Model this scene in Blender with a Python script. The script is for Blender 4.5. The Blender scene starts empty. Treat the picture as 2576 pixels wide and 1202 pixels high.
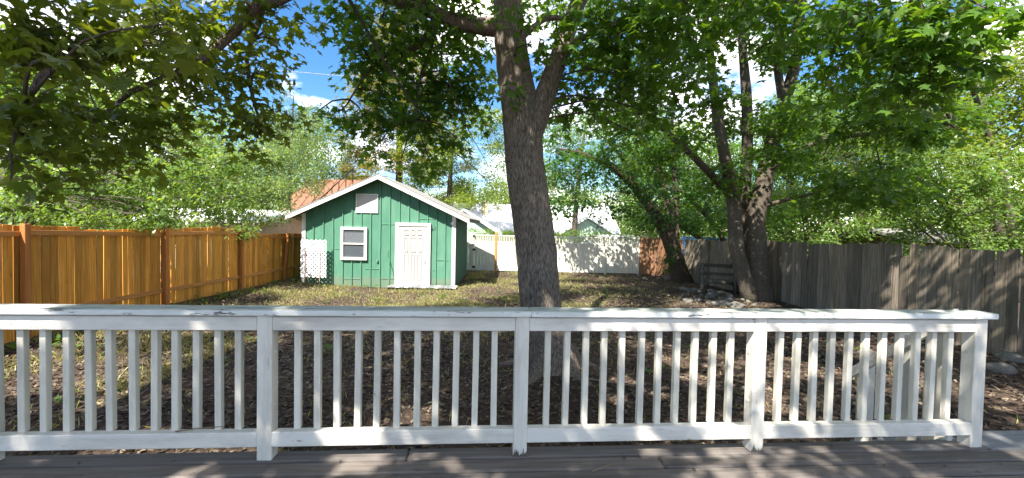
import bpy, math, random
import numpy as np
from mathutils import Vector, Matrix, noise

# ------------------------------------------------------------------ camera, light, exposure
scene = bpy.context.scene
COL = scene.collection
ZC, FPX, CX, CY = 2.12, 1081.0, 1288.0, 601.0        # photo measured on a 2576 px wide view
PITCH, ROLL = math.atan(30 / FPX), 0.02
cam_d = bpy.data.cameras.new('camera'); cam_d.sensor_width = 36; cam_d.lens = 36 * FPX / 2576
cam_d.clip_start = 0.05; cam_d.clip_end = 3000
cam = bpy.data.objects.new('camera', cam_d); COL.objects.link(cam)
CAMR = Matrix.Rotation(math.pi / 2 - PITCH, 3, 'X') @ Matrix.Rotation(ROLL, 3, 'Z')
cam.matrix_world = Matrix.Translation((0, 0, ZC)) @ CAMR.to_4x4()
scene.camera = cam

SUN = Vector((0.36, 0.73, -1.0)).normalized()        # the way the light travels
EL = math.asin(-SUN.z); AZ = math.atan2(-SUN.x, -SUN.y)
world = bpy.data.worlds.new('World'); scene.world = world; world.use_nodes = True
wt = world.node_tree; wt.nodes.clear()
wo = wt.nodes.new('ShaderNodeOutputWorld'); bg = wt.nodes.new('ShaderNodeBackground')
sky = wt.nodes.new('ShaderNodeTexSky'); sky.sky_type = 'NISHITA'; sky.sun_disc = False
sky.sun_elevation = EL; sky.sun_rotation = AZ; sky.altitude = 600; sky.air_density = 1.0; sky.dust_density = 0.15; sky.ozone_density = 3.0
tc = wt.nodes.new('ShaderNodeTexCoord'); mp = wt.nodes.new('ShaderNodeMapping'); mp.inputs['Scale'].default_value = (1.6, 1.6, 3.4); mp.inputs['Location'].default_value = (12.7, 3.3, 8.1)
cn = wt.nodes.new('ShaderNodeTexNoise'); cn.inputs['Scale'].default_value = 1.7; cn.inputs['Detail'].default_value = 6; cn.inputs['Roughness'].default_value = .62
cr = wt.nodes.new('ShaderNodeValToRGB'); cr.color_ramp.elements[0].position = .49; cr.color_ramp.elements[1].position = .76
mx = wt.nodes.new('ShaderNodeMix'); mx.data_type = 'RGBA'
wt.links.new(tc.outputs['Generated'], mp.inputs['Vector']); wt.links.new(mp.outputs[0], cn.inputs['Vector'])
wt.links.new(cn.outputs['Fac'], cr.inputs['Fac']); wt.links.new(cr.outputs['Color'], mx.inputs['Factor'])
hs = wt.nodes.new('ShaderNodeHueSaturation'); hs.inputs['Saturation'].default_value = 1.25; hs.inputs['Value'].default_value = .46
wt.links.new(sky.outputs[0], hs.inputs['Color']); wt.links.new(hs.outputs[0], mx.inputs['A']); mx.inputs['B'].default_value = (12.5, 11.0, 9.4, 1)
wt.links.new(mx.outputs['Result'], bg.inputs['Color']); bg.inputs['Strength'].default_value = 0.11
wt.links.new(bg.outputs[0], wo.inputs['Surface'])
sl = bpy.data.lights.new('sun', 'SUN'); sl.energy = 3.0; sl.angle = math.radians(0.53); sl.color = (1.0, .94, .83)
so = bpy.data.objects.new('sun', sl); COL.objects.link(so); so.location = (-10, -20, 30)
so.rotation_euler = SUN.to_track_quat('-Z', 'Y').to_euler()
vs = scene.view_settings
vs.view_transform = 'Standard'; vs.look = 'None'; vs.exposure = 2.4; vs.gamma = 1.0; vs.use_curve_mapping = False
scene.cycles.max_bounces = 7; scene.cycles.diffuse_bounces = 4; scene.cycles.transmission_bounces = 5
scene.cycles.transparent_max_bounces = 8; scene.cycles.caustics_reflective = False; scene.cycles.caustics_refractive = False

# ------------------------------------------------------------------ helpers
RNG = np.random.default_rng(11); random.seed(5)
CAMRN = np.array(CAMR)
def P(px, py, depth):
    """point in the world at distance `depth` straight ahead (along +Y) seen at that pixel"""
    d = CAMR @ Vector(((px - CX) / FPX, -(py - CY) / FPX, -1.0))
    t = depth / d.y
    return Vector((d.x * t, depth, ZC + d.z * t))
def G(px, py, z=0.0):
    d = CAMR @ Vector(((px - CX) / FPX, -(py - CY) / FPX, -1.0))
    t = (z - ZC) / d.z
    return Vector((d.x * t, d.y * t, z))
def project(pts):
    v = (np.asarray(pts) - np.array([0, 0, ZC])) @ CAMRN
    dep = -v[:, 2]
    dd = np.where(dep > .05, dep, 1e9)
    return CX + FPX * v[:, 0] / dd, CY - FPX * v[:, 1] / dd, dep

def ground_h(x, y):
    h = 0.05 * noise.noise((x * .35, y * .35, 1.7)) + 0.02 * noise.noise((x * 1.4, y * 1.4, 4.1))
    h += 0.10 * max(0, min(1, (-x - 6.2) / 1.6))
    h += 0.10 * math.exp(-((x - 7.6) ** 2 / 3.0 + (y - 13.5) ** 2 / 10.0))
    h += 0.10 * math.exp(-((x - .6) ** 2 + (y - 6.3) ** 2) / .8)
    return h

def mesh_np(name, V, F, smooth=False):
    """V (n,3) array, F (m,k) array of equal-size faces"""
    me = bpy.data.meshes.new(name)
    V = np.asarray(V, dtype=np.float32); F = np.asarray(F, dtype=np.int32)
    m, k = F.shape
    me.vertices.add(len(V)); me.vertices.foreach_set('co', V.ravel())
    me.loops.add(m * k); me.loops.foreach_set('vertex_index', F.ravel())
    me.polygons.add(m); me.polygons.foreach_set('loop_start', np.arange(m, dtype=np.int32) * k)
    me.polygons.foreach_set('loop_total', np.full(m, k, dtype=np.int32))
    if smooth: me.polygons.foreach_set('use_smooth', np.ones(m, dtype=bool))
    me.update(calc_edges=True)
    return me
class MB:
    """collects shapes, then links them as one mesh object"""
    def __init__(s): s.v = []; s.f = []
    def add(s, V, F):
        o = len(s.v); s.v.extend([tuple(p) for p in V]); s.f.extend([tuple(i + o for i in f) for f in F]); return s
    def box(s, lo, hi, b=0.0):
        V, F = cbox(lo, hi, b); return s.add(V, F)
    def tube(s, pts, rad, n=6, cap=True):
        V, F = tube(pts, rad, n, cap); return s.add(V, F)
    def xf(s, M):
        s.v = [tuple(M @ Vector(p)) for p in s.v]; return s
    def mesh(s, name, mat, smooth=False):
        me = bpy.data.meshes.new(name); me.from_pydata(s.v, [], s.f); me.update()
        if smooth: me.polygons.foreach_set('use_smooth', [True] * len(me.polygons))
        me.materials.append(mat); return me
    def build(s, name, mat, parent=None, loc=None, smooth=False):
        return link(name, s.mesh(name, mat, smooth), parent, loc)
def link(name, me, parent=None, loc=None, rot=None):
    o = bpy.data.objects.new(name, me); COL.objects.link(o)
    if parent is not None: o.parent = parent
    if loc is not None: o.location = loc
    if rot is not None: o.rotation_euler = rot
    return o
def thing(name, label, cat, loc=(0, 0, 0), rotz=0, group=None):
    o = bpy.data.objects.new(name, None); COL.objects.link(o); o.empty_display_size = .2
    o.location = loc; o.rotation_euler = (0, 0, rotz)
    return tag(o, label, cat, group)
def tag(o, label, cat, group=None):
    o['label'] = label; o['category'] = cat
    if group: o['group'] = group
    return o
def kind(o, k): o['kind'] = k; return o
def cbox(lo, hi, b=0.0):
    lo = list(lo); hi = list(hi)
    if b <= 0:
        V = [(x, y, z) for z in (lo[2], hi[2]) for y in (lo[1], hi[1]) for x in (lo[0], hi[0])]
        return V, [(0, 2, 3, 1), (4, 5, 7, 6), (0, 1, 5, 4), (2, 6, 7, 3), (0, 4, 6, 2), (1, 3, 7, 5)]
    b = min(b, .45 * min(hi[i] - lo[i] for i in range(3)))
    V = []; idx = {}
    for sx in (0, 1):
        for sy in (0, 1):
            for sz in (0, 1):
                for ax in range(3):
                    c = [(lo[0] + b, hi[0] - b)[sx], (lo[1] + b, hi[1] - b)[sy], (lo[2] + b, hi[2] - b)[sz]]
                    c[ax] = (lo[ax], hi[ax])[(sx, sy, sz)[ax]]
                    idx[(sx, sy, sz, ax)] = len(V); V.append(tuple(c))
    F = []
    I = lambda s, ax: idx[(s[0], s[1], s[2], ax)]
    for ax in range(3):
        u, w = [a for a in range(3) if a != ax]
        for s in (0, 1):
            q = []
            for (a, c) in ((0, 0), (1, 0), (1, 1), (0, 1)):
                k = [0, 0, 0]; k[ax] = s; k[u] = a; k[w] = c; q.append(I(k, ax))
            F.append(tuple(q))
    for ax in range(3):                                  # edges along ax
        u, w = [a for a in range(3) if a != ax]
        for a in (0, 1):
            for c in (0, 1):
                k0 = [0, 0, 0]; k0[u] = a; k0[w] = c; k1 = list(k0); k1[ax] = 1
                F.append((I(k0, u), I(k1, u), I(k1, w), I(k0, w)))
    for sx in (0, 1):
        for sy in (0, 1):
            for sz in (0, 1): F.append(tuple(I((sx, sy, sz), a) for a in range(3)))
    return V, F
def resample(pts, rad, step):
    pts = [Vector(p) for p in pts]; n = len(pts); P2 = []; R2 = []
    for i in range(n - 1):
        p0 = pts[max(i - 1, 0)]; p1 = pts[i]; p2 = pts[i + 1]; p3 = pts[min(i + 2, n - 1)]
        k = max(1, int((p2 - p1).length / step))
        for j in range(k):
            t = j / k
            q = .5 * ((2 * p1) + (p2 - p0) * t + (2 * p0 - 5 * p1 + 4 * p2 - p3) * t * t + (3 * p1 - p0 - 3 * p2 + p3) * t ** 3)
            P2.append(q); R2.append(rad[i] * (1 - t) + rad[i + 1] * t)
    P2.append(pts[-1]); R2.append(rad[-1])
    return P2, R2
def tube(pts, rad, n=6, cap=True, fn=None):
    pts = [Vector(p) for p in pts]
    if not hasattr(rad, '__len__'): rad = [rad] * len(pts)
    V = []; F = []; up = None
    for i, p in enumerate(pts):
        t = (pts[min(i + 1, len(pts) - 1)] - pts[max(i - 1, 0)]).normalized()
        if up is None:
            up = Vector((1, 0, 0)) if abs(t.x) < .8 else Vector((0, 0, 1))
        a = (up - t * up.dot(t)).normalized(); b = t.cross(a); up = a
        for k in range(n):
            th = 2 * math.pi * k / n
            r = rad[i] if fn is None else rad[i] * fn(th, p, i)
            V.append(tuple(p + a * (r * math.cos(th)) + b * (r * math.sin(th))))
    for i in range(len(pts) - 1):
        for k in range(n):
            k2 = (k + 1) % n
            F.append((i * n + k, i * n + k2, (i + 1) * n + k2, (i + 1) * n + k))
    if cap:
        F.append(tuple(range(n - 1, -1, -1))); F.append(tuple((len(pts) - 1) * n + k for k in range(n)))
    return V, F

# ------------------------------------------------------------------ materials
def nt(name):
    m = bpy.data.materials.new(name); m.use_nodes = True; t = m.node_tree
    b = t.nodes['Principled BSDF']; return m, t, b
def N(t, typ, **kw):
    n = t.nodes.new('ShaderNode' + typ)
    for k, v in kw.items():
        if k in n.inputs: n.inputs[k].default_value = v
        else: setattr(n, k, v)
    return n
def ramp(t, src, stops):
    r = t.nodes.new('ShaderNodeValToRGB'); e = r.color_ramp.elements
    while len(e) < len(stops): e.new(.5)
    for i, (p, c) in enumerate(stops): e[i].position = p; e[i].color = (*c, 1) if len(c) == 3 else c
    t.links.new(src, r.inputs['Fac']); return r
def mixc(t, fac, a, b, mode='MIX'):
    m = t.nodes.new('ShaderNodeMix'); m.data_type = 'RGBA'; m.blend_type = mode
    for s, v in (('Factor', fac), ('A', a), ('B', b)):
        if hasattr(v, 'is_linked'): t.links.new(v, m.inputs[s])
        elif isinstance(v, (int, float)): m.inputs[s].default_value = v
        else: m.inputs[s].default_value = (*v, 1)
    return m.outputs['Result']
def coords(t, scale, rnd=True):
    tc = N(t, 'TexCoord'); mp = N(t, 'Mapping'); mp.inputs['Scale'].default_value = scale
    if rnd:
        oi = N(t, 'ObjectInfo'); ml = N(t, 'Math', operation='MULTIPLY'); ml.inputs[1].default_value = 53.0
        t.links.new(oi.outputs['Random'], ml.inputs[0])
        ad = N(t, 'VectorMath', operation='ADD'); t.links.new(tc.outputs['Object'], ad.inputs[0]); t.links.new(ml.outputs[0], ad.inputs[1])
        t.links.new(ad.outputs[0], mp.inputs['Vector'])
    else: t.links.new(tc.outputs['Object'], mp.inputs['Vector'])
    return mp.outputs[0]
def bump(t, b, h, strength, dist=.01):
    n = N(t, 'Bump'); n.inputs['Strength'].default_value = strength; n.inputs['Distance'].default_value = dist
    t.links.new(h, n.inputs['Height']); t.links.new(n.outputs[0], b.inputs['Normal'])
def wood(name, axis, dark, mid, light, rough=.75, var=.5, grain=1.0, knots=True, bstr=.5, stain=None):
    m, t, b = nt(name)
    sc = [38 * grain] * 3; sc[axis] = 1.6 * grain
    g = N(t, 'TexNoise', Scale=1.0, Detail=5.0, Roughness=.6); t.links.new(coords(t, sc), g.inputs['Vector'])
    col = ramp(t, g.outputs['Fac'], [(.28, dark), (.5, mid), (.74, light)]).outputs[0]
    oi = N(t, 'ObjectInfo')
    rv = ramp(t, oi.outputs['Random'], [(0, (1 - var * .55,) * 3), (.5, (1, 1, 1)), (1, (1 + var * .35, 1 + var * .3, 1 + var * .25))])
    rv.color_ramp.elements[2].color = (1, 1 - .06 * var, 1 - .15 * var, 1)
    col = mixc(t, 1.0, col, rv.outputs[0], 'MULTIPLY')
    if knots:
        v = N(t, 'TexVoronoi', Scale=1.0); s2 = [9.0] * 3; s2[axis] = 2.2; t.links.new(coords(t, s2), v.inputs['Vector'])
        kr = ramp(t, v.outputs['Distance'], [(.03, (1, 1, 1)), (.10, (0, 0, 0))])
        col = mixc(t, kr.outputs[0], col, tuple(c * .55 for c in dark))
    if stain:
        n2 = N(t, 'TexNoise', Scale=1.0, Detail=4.0, Roughness=.65); s3 = [5.0] * 3; s3[axis] = .8; t.links.new(coords(t, s3), n2.inputs['Vector'])
        sr = ramp(t, n2.outputs['Fac'], [(stain[0], (0, 0, 0)), (stain[1], (1, 1, 1))])
        col = mixc(t, sr.outputs[0], col, stain[2])
    t.links.new(col, b.inputs['Base Color']); b.inputs['Roughness'].default_value = rough
    b.inputs['Specular IOR Level'].default_value = .25
    bump(t, b, g.outputs['Fac'], bstr, .006)
    return m
def painted(name, axis, col, wear=.5, dirt=(.30, .27, .22), bare=(.23, .19, .15), rough=.5, patch=.0):
    """old paint on wood: brush grain, grime, small chips down to bare wood"""
    m, t, b = nt(name)
    sc = [30.0] * 3; sc[axis] = 1.5
    g = N(t, 'TexNoise', Scale=1.0, Detail=6.0, Roughness=.65); t.links.new(coords(t, sc), g.inputs['Vector'])
    d = N(t, 'TexNoise', Scale=1.0, Detail=6.0, Roughness=.7); s2 = [6.0] * 3; s2[axis] = 1.6; t.links.new(coords(t, s2), d.inputs['Vector'])
    dr = ramp(t, d.outputs['Fac'], [(.44, (0, 0, 0)), (.76, (.6, .6, .6))])
    c = mixc(t, dr.outputs[0], col, dirt)
    gr = ramp(t, g.outputs['Fac'], [(.30, (.86, .85, .83)), (.55, (1, 1, 1))])
    c = mixc(t, 1.0, c, gr.outputs[0], 'MULTIPLY')
    ch = N(t, 'TexNoise', Scale=1.0, Detail=7.0, Roughness=.75); s3 = [26.0] * 3; s3[axis] = 5.0; t.links.new(coords(t, s3), ch.inputs['Vector'])
    lo = .70 - .06 * wear - patch
    cr = ramp(t, ch.outputs['Fac'], [(lo, (0, 0, 0)), (lo + .03, (1, 1, 1))])
    c = mixc(t, cr.outputs[0], c, bare)
    t.links.new(c, b.inputs['Base Color']); b.inputs['Roughness'].default_value = rough
    mh = mixc(t, cr.outputs[0], g.outputs['Fac'], (0, 0, 0)); bump(t, b, mh, .35, .004)
    return m
def plain(name, col, rough=.6, metal=0.0, var=.12, scale=6.0, spec=.4):
    m, t, b = nt(name)
    n = N(t, 'TexNoise', Scale=scale, Detail=5.0, Roughness=.6); t.links.new(coords(t, (1, 1, 1)), n.inputs['Vector'])
    r = ramp(t, n.outputs['Fac'], [(.3, tuple(c * (1 - var) for c in col)), (.7, tuple(min(1, c * (1 + var)) for c in col))])
    t.links.new(r.outputs[0], b.inputs['Base Color']); b.inputs['Roughness'].default_value = rough
    b.inputs['Metallic'].default_value = metal; b.inputs['Specular IOR Level'].default_value = spec
    bump(t, b, n.outputs['Fac'], .15, .004)
    return m
def leafmat(name, cols, trans=.5, tcol=None, rough=.40, spec=.45):
    m, t, b = nt(name)
    ge = N(t, 'NewGeometry'); oi = N(t, 'ObjectInfo'); ad = N(t, 'Math', operation='ADD')
    t.links.new(ge.outputs['Random Per Island'], ad.inputs[0]); t.links.new(oi.outputs['Random'], ad.inputs[1])
    fr = N(t, 'Math', operation='FRACT'); t.links.new(ad.outputs[0], fr.inputs[0])
    n = len(cols); r = ramp(t, fr.outputs[0], [(i / (n - 1), c) for i, c in enumerate(cols)])
    t.links.new(r.outputs[0], b.inputs['Base Color']); b.inputs['Roughness'].default_value = rough; b.inputs['Specular IOR Level'].default_value = spec
    tr = N(t, 'BsdfTranslucent'); tm = mixc(t, 1.0, r.outputs[0], tcol or (2.1, 1.85, .55), 'MULTIPLY'); t.links.new(tm, tr.inputs['Color'])
    ms = N(t, 'MixShader'); ms.inputs[0].default_value = trans
    t.links.new(b.outputs[0], ms.inputs[1]); t.links.new(tr.outputs[0], ms.inputs[2])
    t.links.new(ms.outputs[0], t.nodes['Material Output'].inputs['Surface'])
    return m
def barkmat(name, dark, light, sz=1.0):
    m, t, b = nt(name)
    g = N(t, 'TexNoise', Scale=1.0, Detail=8.0, Roughness=.68, Distortion=1.2); t.links.new(coords(t, (36 * sz, 36 * sz, 7 * sz), False), g.inputs['Vector'])
    v = N(t, 'TexVoronoi', Scale=1.0, feature='DISTANCE_TO_EDGE'); t.links.new(coords(t, (46 * sz, 46 * sz, 8 * sz), False), v.inputs['Vector'])
    l = N(t, 'TexNoise', Scale=2.2, Detail=3.0); t.links.new(coords(t, (1, 1, 1), False), l.inputs['Vector'])
    mu = N(t, 'Math', operation='MULTIPLY_ADD'); t.links.new(v.outputs['Distance'], mu.inputs[0]); mu.inputs[1].default_value = .9; t.links.new(g.outputs['Fac'], mu.inputs[2])
    r = ramp(t, mu.outputs[0], [(.38, tuple(c * .7 for c in dark)), (.62, tuple(.5 * (a + b_) for a, b_ in zip(dark, light))), (.88, light)])
    lr = ramp(t, l.outputs['Fac'], [(.3, (.75, .76, .74)), (.7, (1.0, .98, .95))])
    c = mixc(t, 1.0, r.outputs[0], lr.outputs[0], 'MULTIPLY')
    t.links.new(c, b.inputs['Base Color']); b.inputs['Roughness'].default_value = .9; b.inputs['Specular IOR Level'].default_value = .15
    bump(t, b, mu.outputs[0], .9, .02)
    return m

M = {}
M['rail_x'] = painted('white_paint_rail', 0, (.70, .67, .615), .9)
M['rail_z'] = painted('white_paint_post', 2, (.70, .67, .605), .8)
M['baluster'] = painted('cream_paint_baluster', 2, (.71, .675, .585), .5)
M['cap'] = painted('weathered_cap_paint', 0, (.74, .76, .74), 1.0, patch=.05, dirt=(.34, .36, .34), bare=(.12, .11, .10))
M['deck'] = wood('deck_board_wood', 0, (.098, .085, .078), (.150, .131, .121), (.205, .185, .173), var=.35, knots=False, bstr=.35, stain=(.62, .8, (.30, .27, .24)))
M['step'] = wood('grey_step_wood', 0, (.15, .155, .165), (.21, .215, .23), (.27, .275, .29), var=.2, knots=False, bstr=.3)
M['cedar'] = wood('cedar_board', 2, (.50, .20, .030), (.76, .34, .060), (.90, .47, .11), var=.9, bstr=.5, stain=(.60, .80, (.40, .19, .06)))
M['cedar_rail'] = wood('cedar_rail_wood', 1, (.48, .19, .05), (.60, .27, .085), (.68, .34, .12), var=.4, bstr=.35)
M['cedar_post'] = wood('cedar_post_wood', 2, (.34, .12, .03), (.44, .17, .05), (.52, .22, .07), var=.3, bstr=.35)
M['grey'] = wood('weathered_board', 2, (.09, .078, .062), (.21, .178, .14), (.34, .29, .235), var=1.0, bstr=1.0, stain=(.55, .75, (.11, .10, .08)))
M['brown'] = wood('brown_board', 2, (.15, .075, .04), (.27, .14, .075), (.35, .20, .12), var=.7, bstr=.8)
M['wfence'] = painted('white_fence_paint', 2, (.72, .69, .61), .7, dirt=(.36, .33, .26), bare=(.25, .21, .16))
M['wfence_x'] = painted('white_fence_rail_paint', 0, (.72, .69, .61), .7, dirt=(.36, .33, .26), bare=(.25, .21, .16))
M['orange_post'] = wood('orange_post_wood', 2, (.40, .17, .06), (.52, .25, .09), (.6, .3, .12), var=.1)
M['green'] = plain('green_shed_paint', (.078, .205, .138), .6, var=.16, scale=1.3, spec=.25)
M['batten'] = plain('green_batten_paint', (.082, .212, .142), .6, var=.12, scale=3)
M['trim'] = painted('white_trim_paint', 2, (.80, .78, .75), .15)
M['fascia'] = painted('fascia_paint', 0, (.72, .68, .62), .3)
M['door'] = plain('white_door_paint', (.47, .445, .42), .4, var=.02, scale=3)
M['plastic'] = plain('white_plastic', (.85, .85, .86), .4, var=.02)
M['pink'] = plain('faded_red_stake', (.55, .30, .28), .6)
M['shingle'] = plain('grey_roll_roofing', (.24, .23, .22), .9, var=.25, scale=20)
M['dark_metal'] = plain('dark_metal', (.03, .03, .03), .5, var=.2)
M['steel'] = plain('worn_steel', (.45, .44, .42), .4, .8)
M['rubber'] = plain('black_cable', (.012, .012, .012), .6)
M['wire'] = plain('bright_wire', (.6, .6, .6), .4, .5)
M['blind'] = plain('pale_blind', (.62, .61, .66), .7, var=.03)
M['interior'] = plain('dim_interior', (.10, .11, .13), .8)  # window backing: the unlit room's dimness is put into this dark colour
M['stone'] = plain('river_stone', (.135, .125, .11), .85, var=.45, scale=7)
M['logwood'] = wood('old_log_wood', 0, (.05, .043, .035), (.10, .088, .072), (.17, .15, .125), var=.5, bstr=.8)
M['stick'] = plain('dry_stick', (.20, .145, .10), .8, var=.3, scale=12)
m, t, b = nt('window_glass'); b.inputs['Base Color'].default_value = (.10, .12, .14, 1); b.inputs['Roughness'].default_value = .05
tr = N(t, 'BsdfTransparent'); ms = N(t, 'MixShader'); ms.inputs[0].default_value = .55
t.links.new(b.outputs[0], ms.inputs[1]); t.links.new(tr.outputs[0], ms.inputs[2]); t.links.new(ms.outputs[0], t.nodes['Material Output'].inputs['Surface'])
M['glass'] = m
M['bark'] = barkmat('maple_bark', (.080, .064, .054), (.32, .265, .225))
M['bark2'] = barkmat('grey_maple_bark', (.065, .053, .042), (.19, .16, .13), 1.3)
M['bark3'] = barkmat('dark_rough_bark', (.035, .026, .02), (.14, .105, .08), .8)
M['twig'] = plain('twig_bark', (.075, .058, .045), .85, var=.3)
GRN = dict(
    maple=[(.058, .135, .022), (.078, .170, .026), (.095, .195, .032), (.066, .150, .024), (.11, .19, .036)],
    maple_dark=[(.028, .088, .022), (.040, .115, .026), (.055, .140, .030), (.034, .098, .022)],
    olive=[(.105, .155, .026), (.13, .18, .030), (.085, .135, .026), (.15, .19, .04)],
    light=[(.12, .21, .05), (.15, .24, .07), (.10, .19, .045), (.18, .26, .09)],
    pale=[(.13, .21, .085), (.16, .245, .105), (.11, .19, .075), (.19, .26, .12)],
    conifer=[(.12, .125, .03), (.17, .165, .04), (.09, .11, .03), (.21, .18, .05)],
    blue=[(.085, .14, .10), (.11, .165, .12), (.075, .125, .09)],
    yellow=[(.15, .21, .035), (.19, .25, .045), (.12, .19, .035), (.10, .17, .035)],
)
for k, v in GRN.items(): M['leaf_' + k] = leafmat('leaf_' + k, v)
M['litter'] = leafmat('dry_leaves', [(.055, .040, .032), (.10, .072, .055), (.075, .055, .045), (.17, .13, .095), (.12, .088, .065), (.045, .034, .03), (.27, .22, .16)], trans=.08, tcol=(1, 1, 1), rough=.75, spec=.2)
M['grass'] = leafmat('grass_blades', [(.12, .18, .04), (.17, .22, .06), (.30, .29, .11), (.44, .38, .21), (.36, .33, .16), (.15, .20, .05)], trans=.35)
M['weed'] = leafmat('weed_leaves', [(.05, .12, .02), (.08, .16, .03), (.11, .19, .04), (.06, .14, .03)], trans=.35)
def weather_top(m, col, bare):
    """rain-worn, mossy upper faces: old paint gone grey where water stands"""
    t = m.node_tree; b = t.nodes['Principled BSDF']; src = b.inputs['Base Color'].links[0].from_socket
    ge = N(t, 'NewGeometry'); sp = N(t, 'SeparateXYZ'); t.links.new(ge.outputs['True Normal'], sp.inputs[0])
    up = N(t, 'Math', operation='GREATER_THAN'); t.links.new(sp.outputs['Z'], up.inputs[0]); up.inputs[1].default_value = .6
    n = N(t, 'TexNoise', Scale=1.0, Detail=6.0, Roughness=.7); t.links.new(coords(t, (3.0, 22, 22)), n.inputs['Vector'])
    c = ramp(t, n.outputs['Fac'], [(.36, bare), (.46, col), (.75, tuple(min(1, k * 1.2) for k in col))])
    t.links.new(mixc(t, up.outputs[0], src, c.outputs[0]), b.inputs['Base Color'])
weather_top(M['cap'], (.44, .46, .43), (.13, .13, .12))
m, t, b = nt('weathered_green_paint')
n1 = N(t, 'TexNoise', Scale=1.0, Detail=5.0, Roughness=.6); t.links.new(coords(t, (1.2, 1.2, .8)), n1.inputs['Vector'])
n2 = N(t, 'TexNoise', Scale=1.0, Detail=6.0, Roughness=.7); t.links.new(coords(t, (14, 14, 1.0)), n2.inputs['Vector'])
n3 = N(t, 'TexNoise', Scale=9.0, Detail=6.0, Roughness=.75); t.links.new(coords(t, (1, 1, 1), False), n3.inputs['Vector'])
c = ramp(t, n1.outputs['Fac'], [(.3, (.062, .182, .122)), (.55, (.082, .212, .143)), (.75, (.108, .236, .168))]).outputs[0]
c = mixc(t, 1.0, c, ramp(t, n2.outputs['Fac'], [(.3, (.80, .82, .82)), (.6, (1, 1, 1))]).outputs[0], 'MULTIPLY')
tco = N(t, 'TexCoord'); sp = N(t, 'SeparateXYZ'); t.links.new(tco.outputs['Object'], sp.inputs[0])
ma = N(t, 'Math', operation='MULTIPLY_ADD'); t.links.new(n3.outputs['Fac'], ma.inputs[0]); ma.inputs[1].default_value = -.55; t.links.new(sp.outputs['Z'], ma.inputs[2])
c = mixc(t, ramp(t, ma.outputs[0], [(-.08, (.45, .45, .45)), (.06, (0, 0, 0))]).outputs[0], c, (.17, .145, .105))
t.links.new(c, b.inputs['Base Color']); b.inputs['Roughness'].default_value = .65; b.inputs['Specular IOR Level'].default_value = .25
bump(t, b, n3.outputs['Fac'], .2, .006); M['green'] = m
# bare soil
m, t, b = nt('yard_soil')
a1 = N(t, 'TexNoise', Scale=.45, Detail=5.0, Roughness=.6); a2 = N(t, 'TexNoise', Scale=22.0, Detail=8.0, Roughness=.75); a3 = N(t, 'TexVoronoi', Scale=26.0)
cc = coords(t, (1, 1, 1), False)
for a in (a1, a2, a3): t.links.new(cc, a.inputs['Vector'])
c1 = ramp(t, a1.outputs['Fac'], [(.35, (.062, .045, .036)), (.62, (.115, .083, .064))])
c2 = ramp(t, a2.outputs['Fac'], [(.32, (.45, .43, .42)), (.55, (1, 1, 1)), (.75, (1.0, .95, .88))])
c = mixc(t, 1.0, c1.outputs[0], c2.outputs[0], 'MULTIPLY')
t.links.new(c, b.inputs['Base Color']); b.inputs['Roughness'].default_value = .95; b.inputs['Specular IOR Level'].default_value = .1
mu = N(t, 'Math', operation='MULTIPLY_ADD'); t.links.new(a3.outputs['Distance'], mu.inputs[0]); mu.inputs[1].default_value = .5; t.links.new(a2.outputs['Fac'], mu.inputs[2])
bump(t, b, mu.outputs[0], 1.0, .03); M['soil'] = m

# ------------------------------------------------------------------ ground
def axis_pts(lo, hi, step, far):
    a = list(np.arange(lo, hi, step)); s = step
    up = []; x = hi
    while x < far: up.append(x); s *= 1.35; x += s
    dn = []; s = step; x = lo - step
    while x > -far: dn.append(x); s *= 1.35; x -= s
    return np.array(sorted(dn) + a + up)
xs = axis_pts(-10, 10, .14, 500); ys = axis_pts(1, 22, .14, 500)
V = np.array([(x, y, ground_h(x, y) if abs(x) < 30 and abs(y) < 40 else 0.0) for y in ys for x in xs])
nx = len(xs); ii = np.arange(len(ys) - 1)[:, None] * nx + np.arange(nx - 1)[None, :]
F = np.stack([ii, ii + 1, ii + 1 + nx, ii + nx], -1).reshape(-1, 4)
me = mesh_np('ground', V, F, True); me.materials.append(M['soil'])
kind(link('ground', me), 'structure')

# ------------------------------------------------------------------ deck and railing
DZ = 0.645
RA = math.atan2(2.966 - 2.62, 3.27 + 1.506)                  # the railing runs slightly away to the right
ROT = Matrix.Rotation(RA, 4, 'Z')
R0 = Vector((.078, 2.73, 0))                                 # front foot of the second post in view
deck = thing('deck', 'weathered brown-grey plank deck under the white railing', 'deck', (R0.x, R0.y, 0), RA)
edge = .125                                                  # far edge behind the railing line
for i in range(9):
    y1 = edge - i * .149; x0 = -6.5; x1 = 3.30 if i < 1 else 5.6
    cuts = [x0, (-.72, .9, -2.2, .2, 1.7, -1.4, .6, 2.2, -.4)[i], x1]
    for a, c in zip(cuts[:-1], cuts[1:]):
        MB().box((a + .0015, y1 - .134, DZ - .036), (c - .0015, y1, DZ + random.uniform(-.0012, .0012)), .011).build('deck_board', M['deck'], deck)
MB().box((-6.4, edge - .05, DZ - .22), (3.25, edge - .012, DZ - .038), .003).build('rim_joist', M['deck'], deck)
for x in (-5, -2.5, 0, 2.4): MB().box((x, edge - .16, -.2), (x + .09, edge - .07, DZ - .04), .004).build('support_post', M['deck'], deck)

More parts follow.
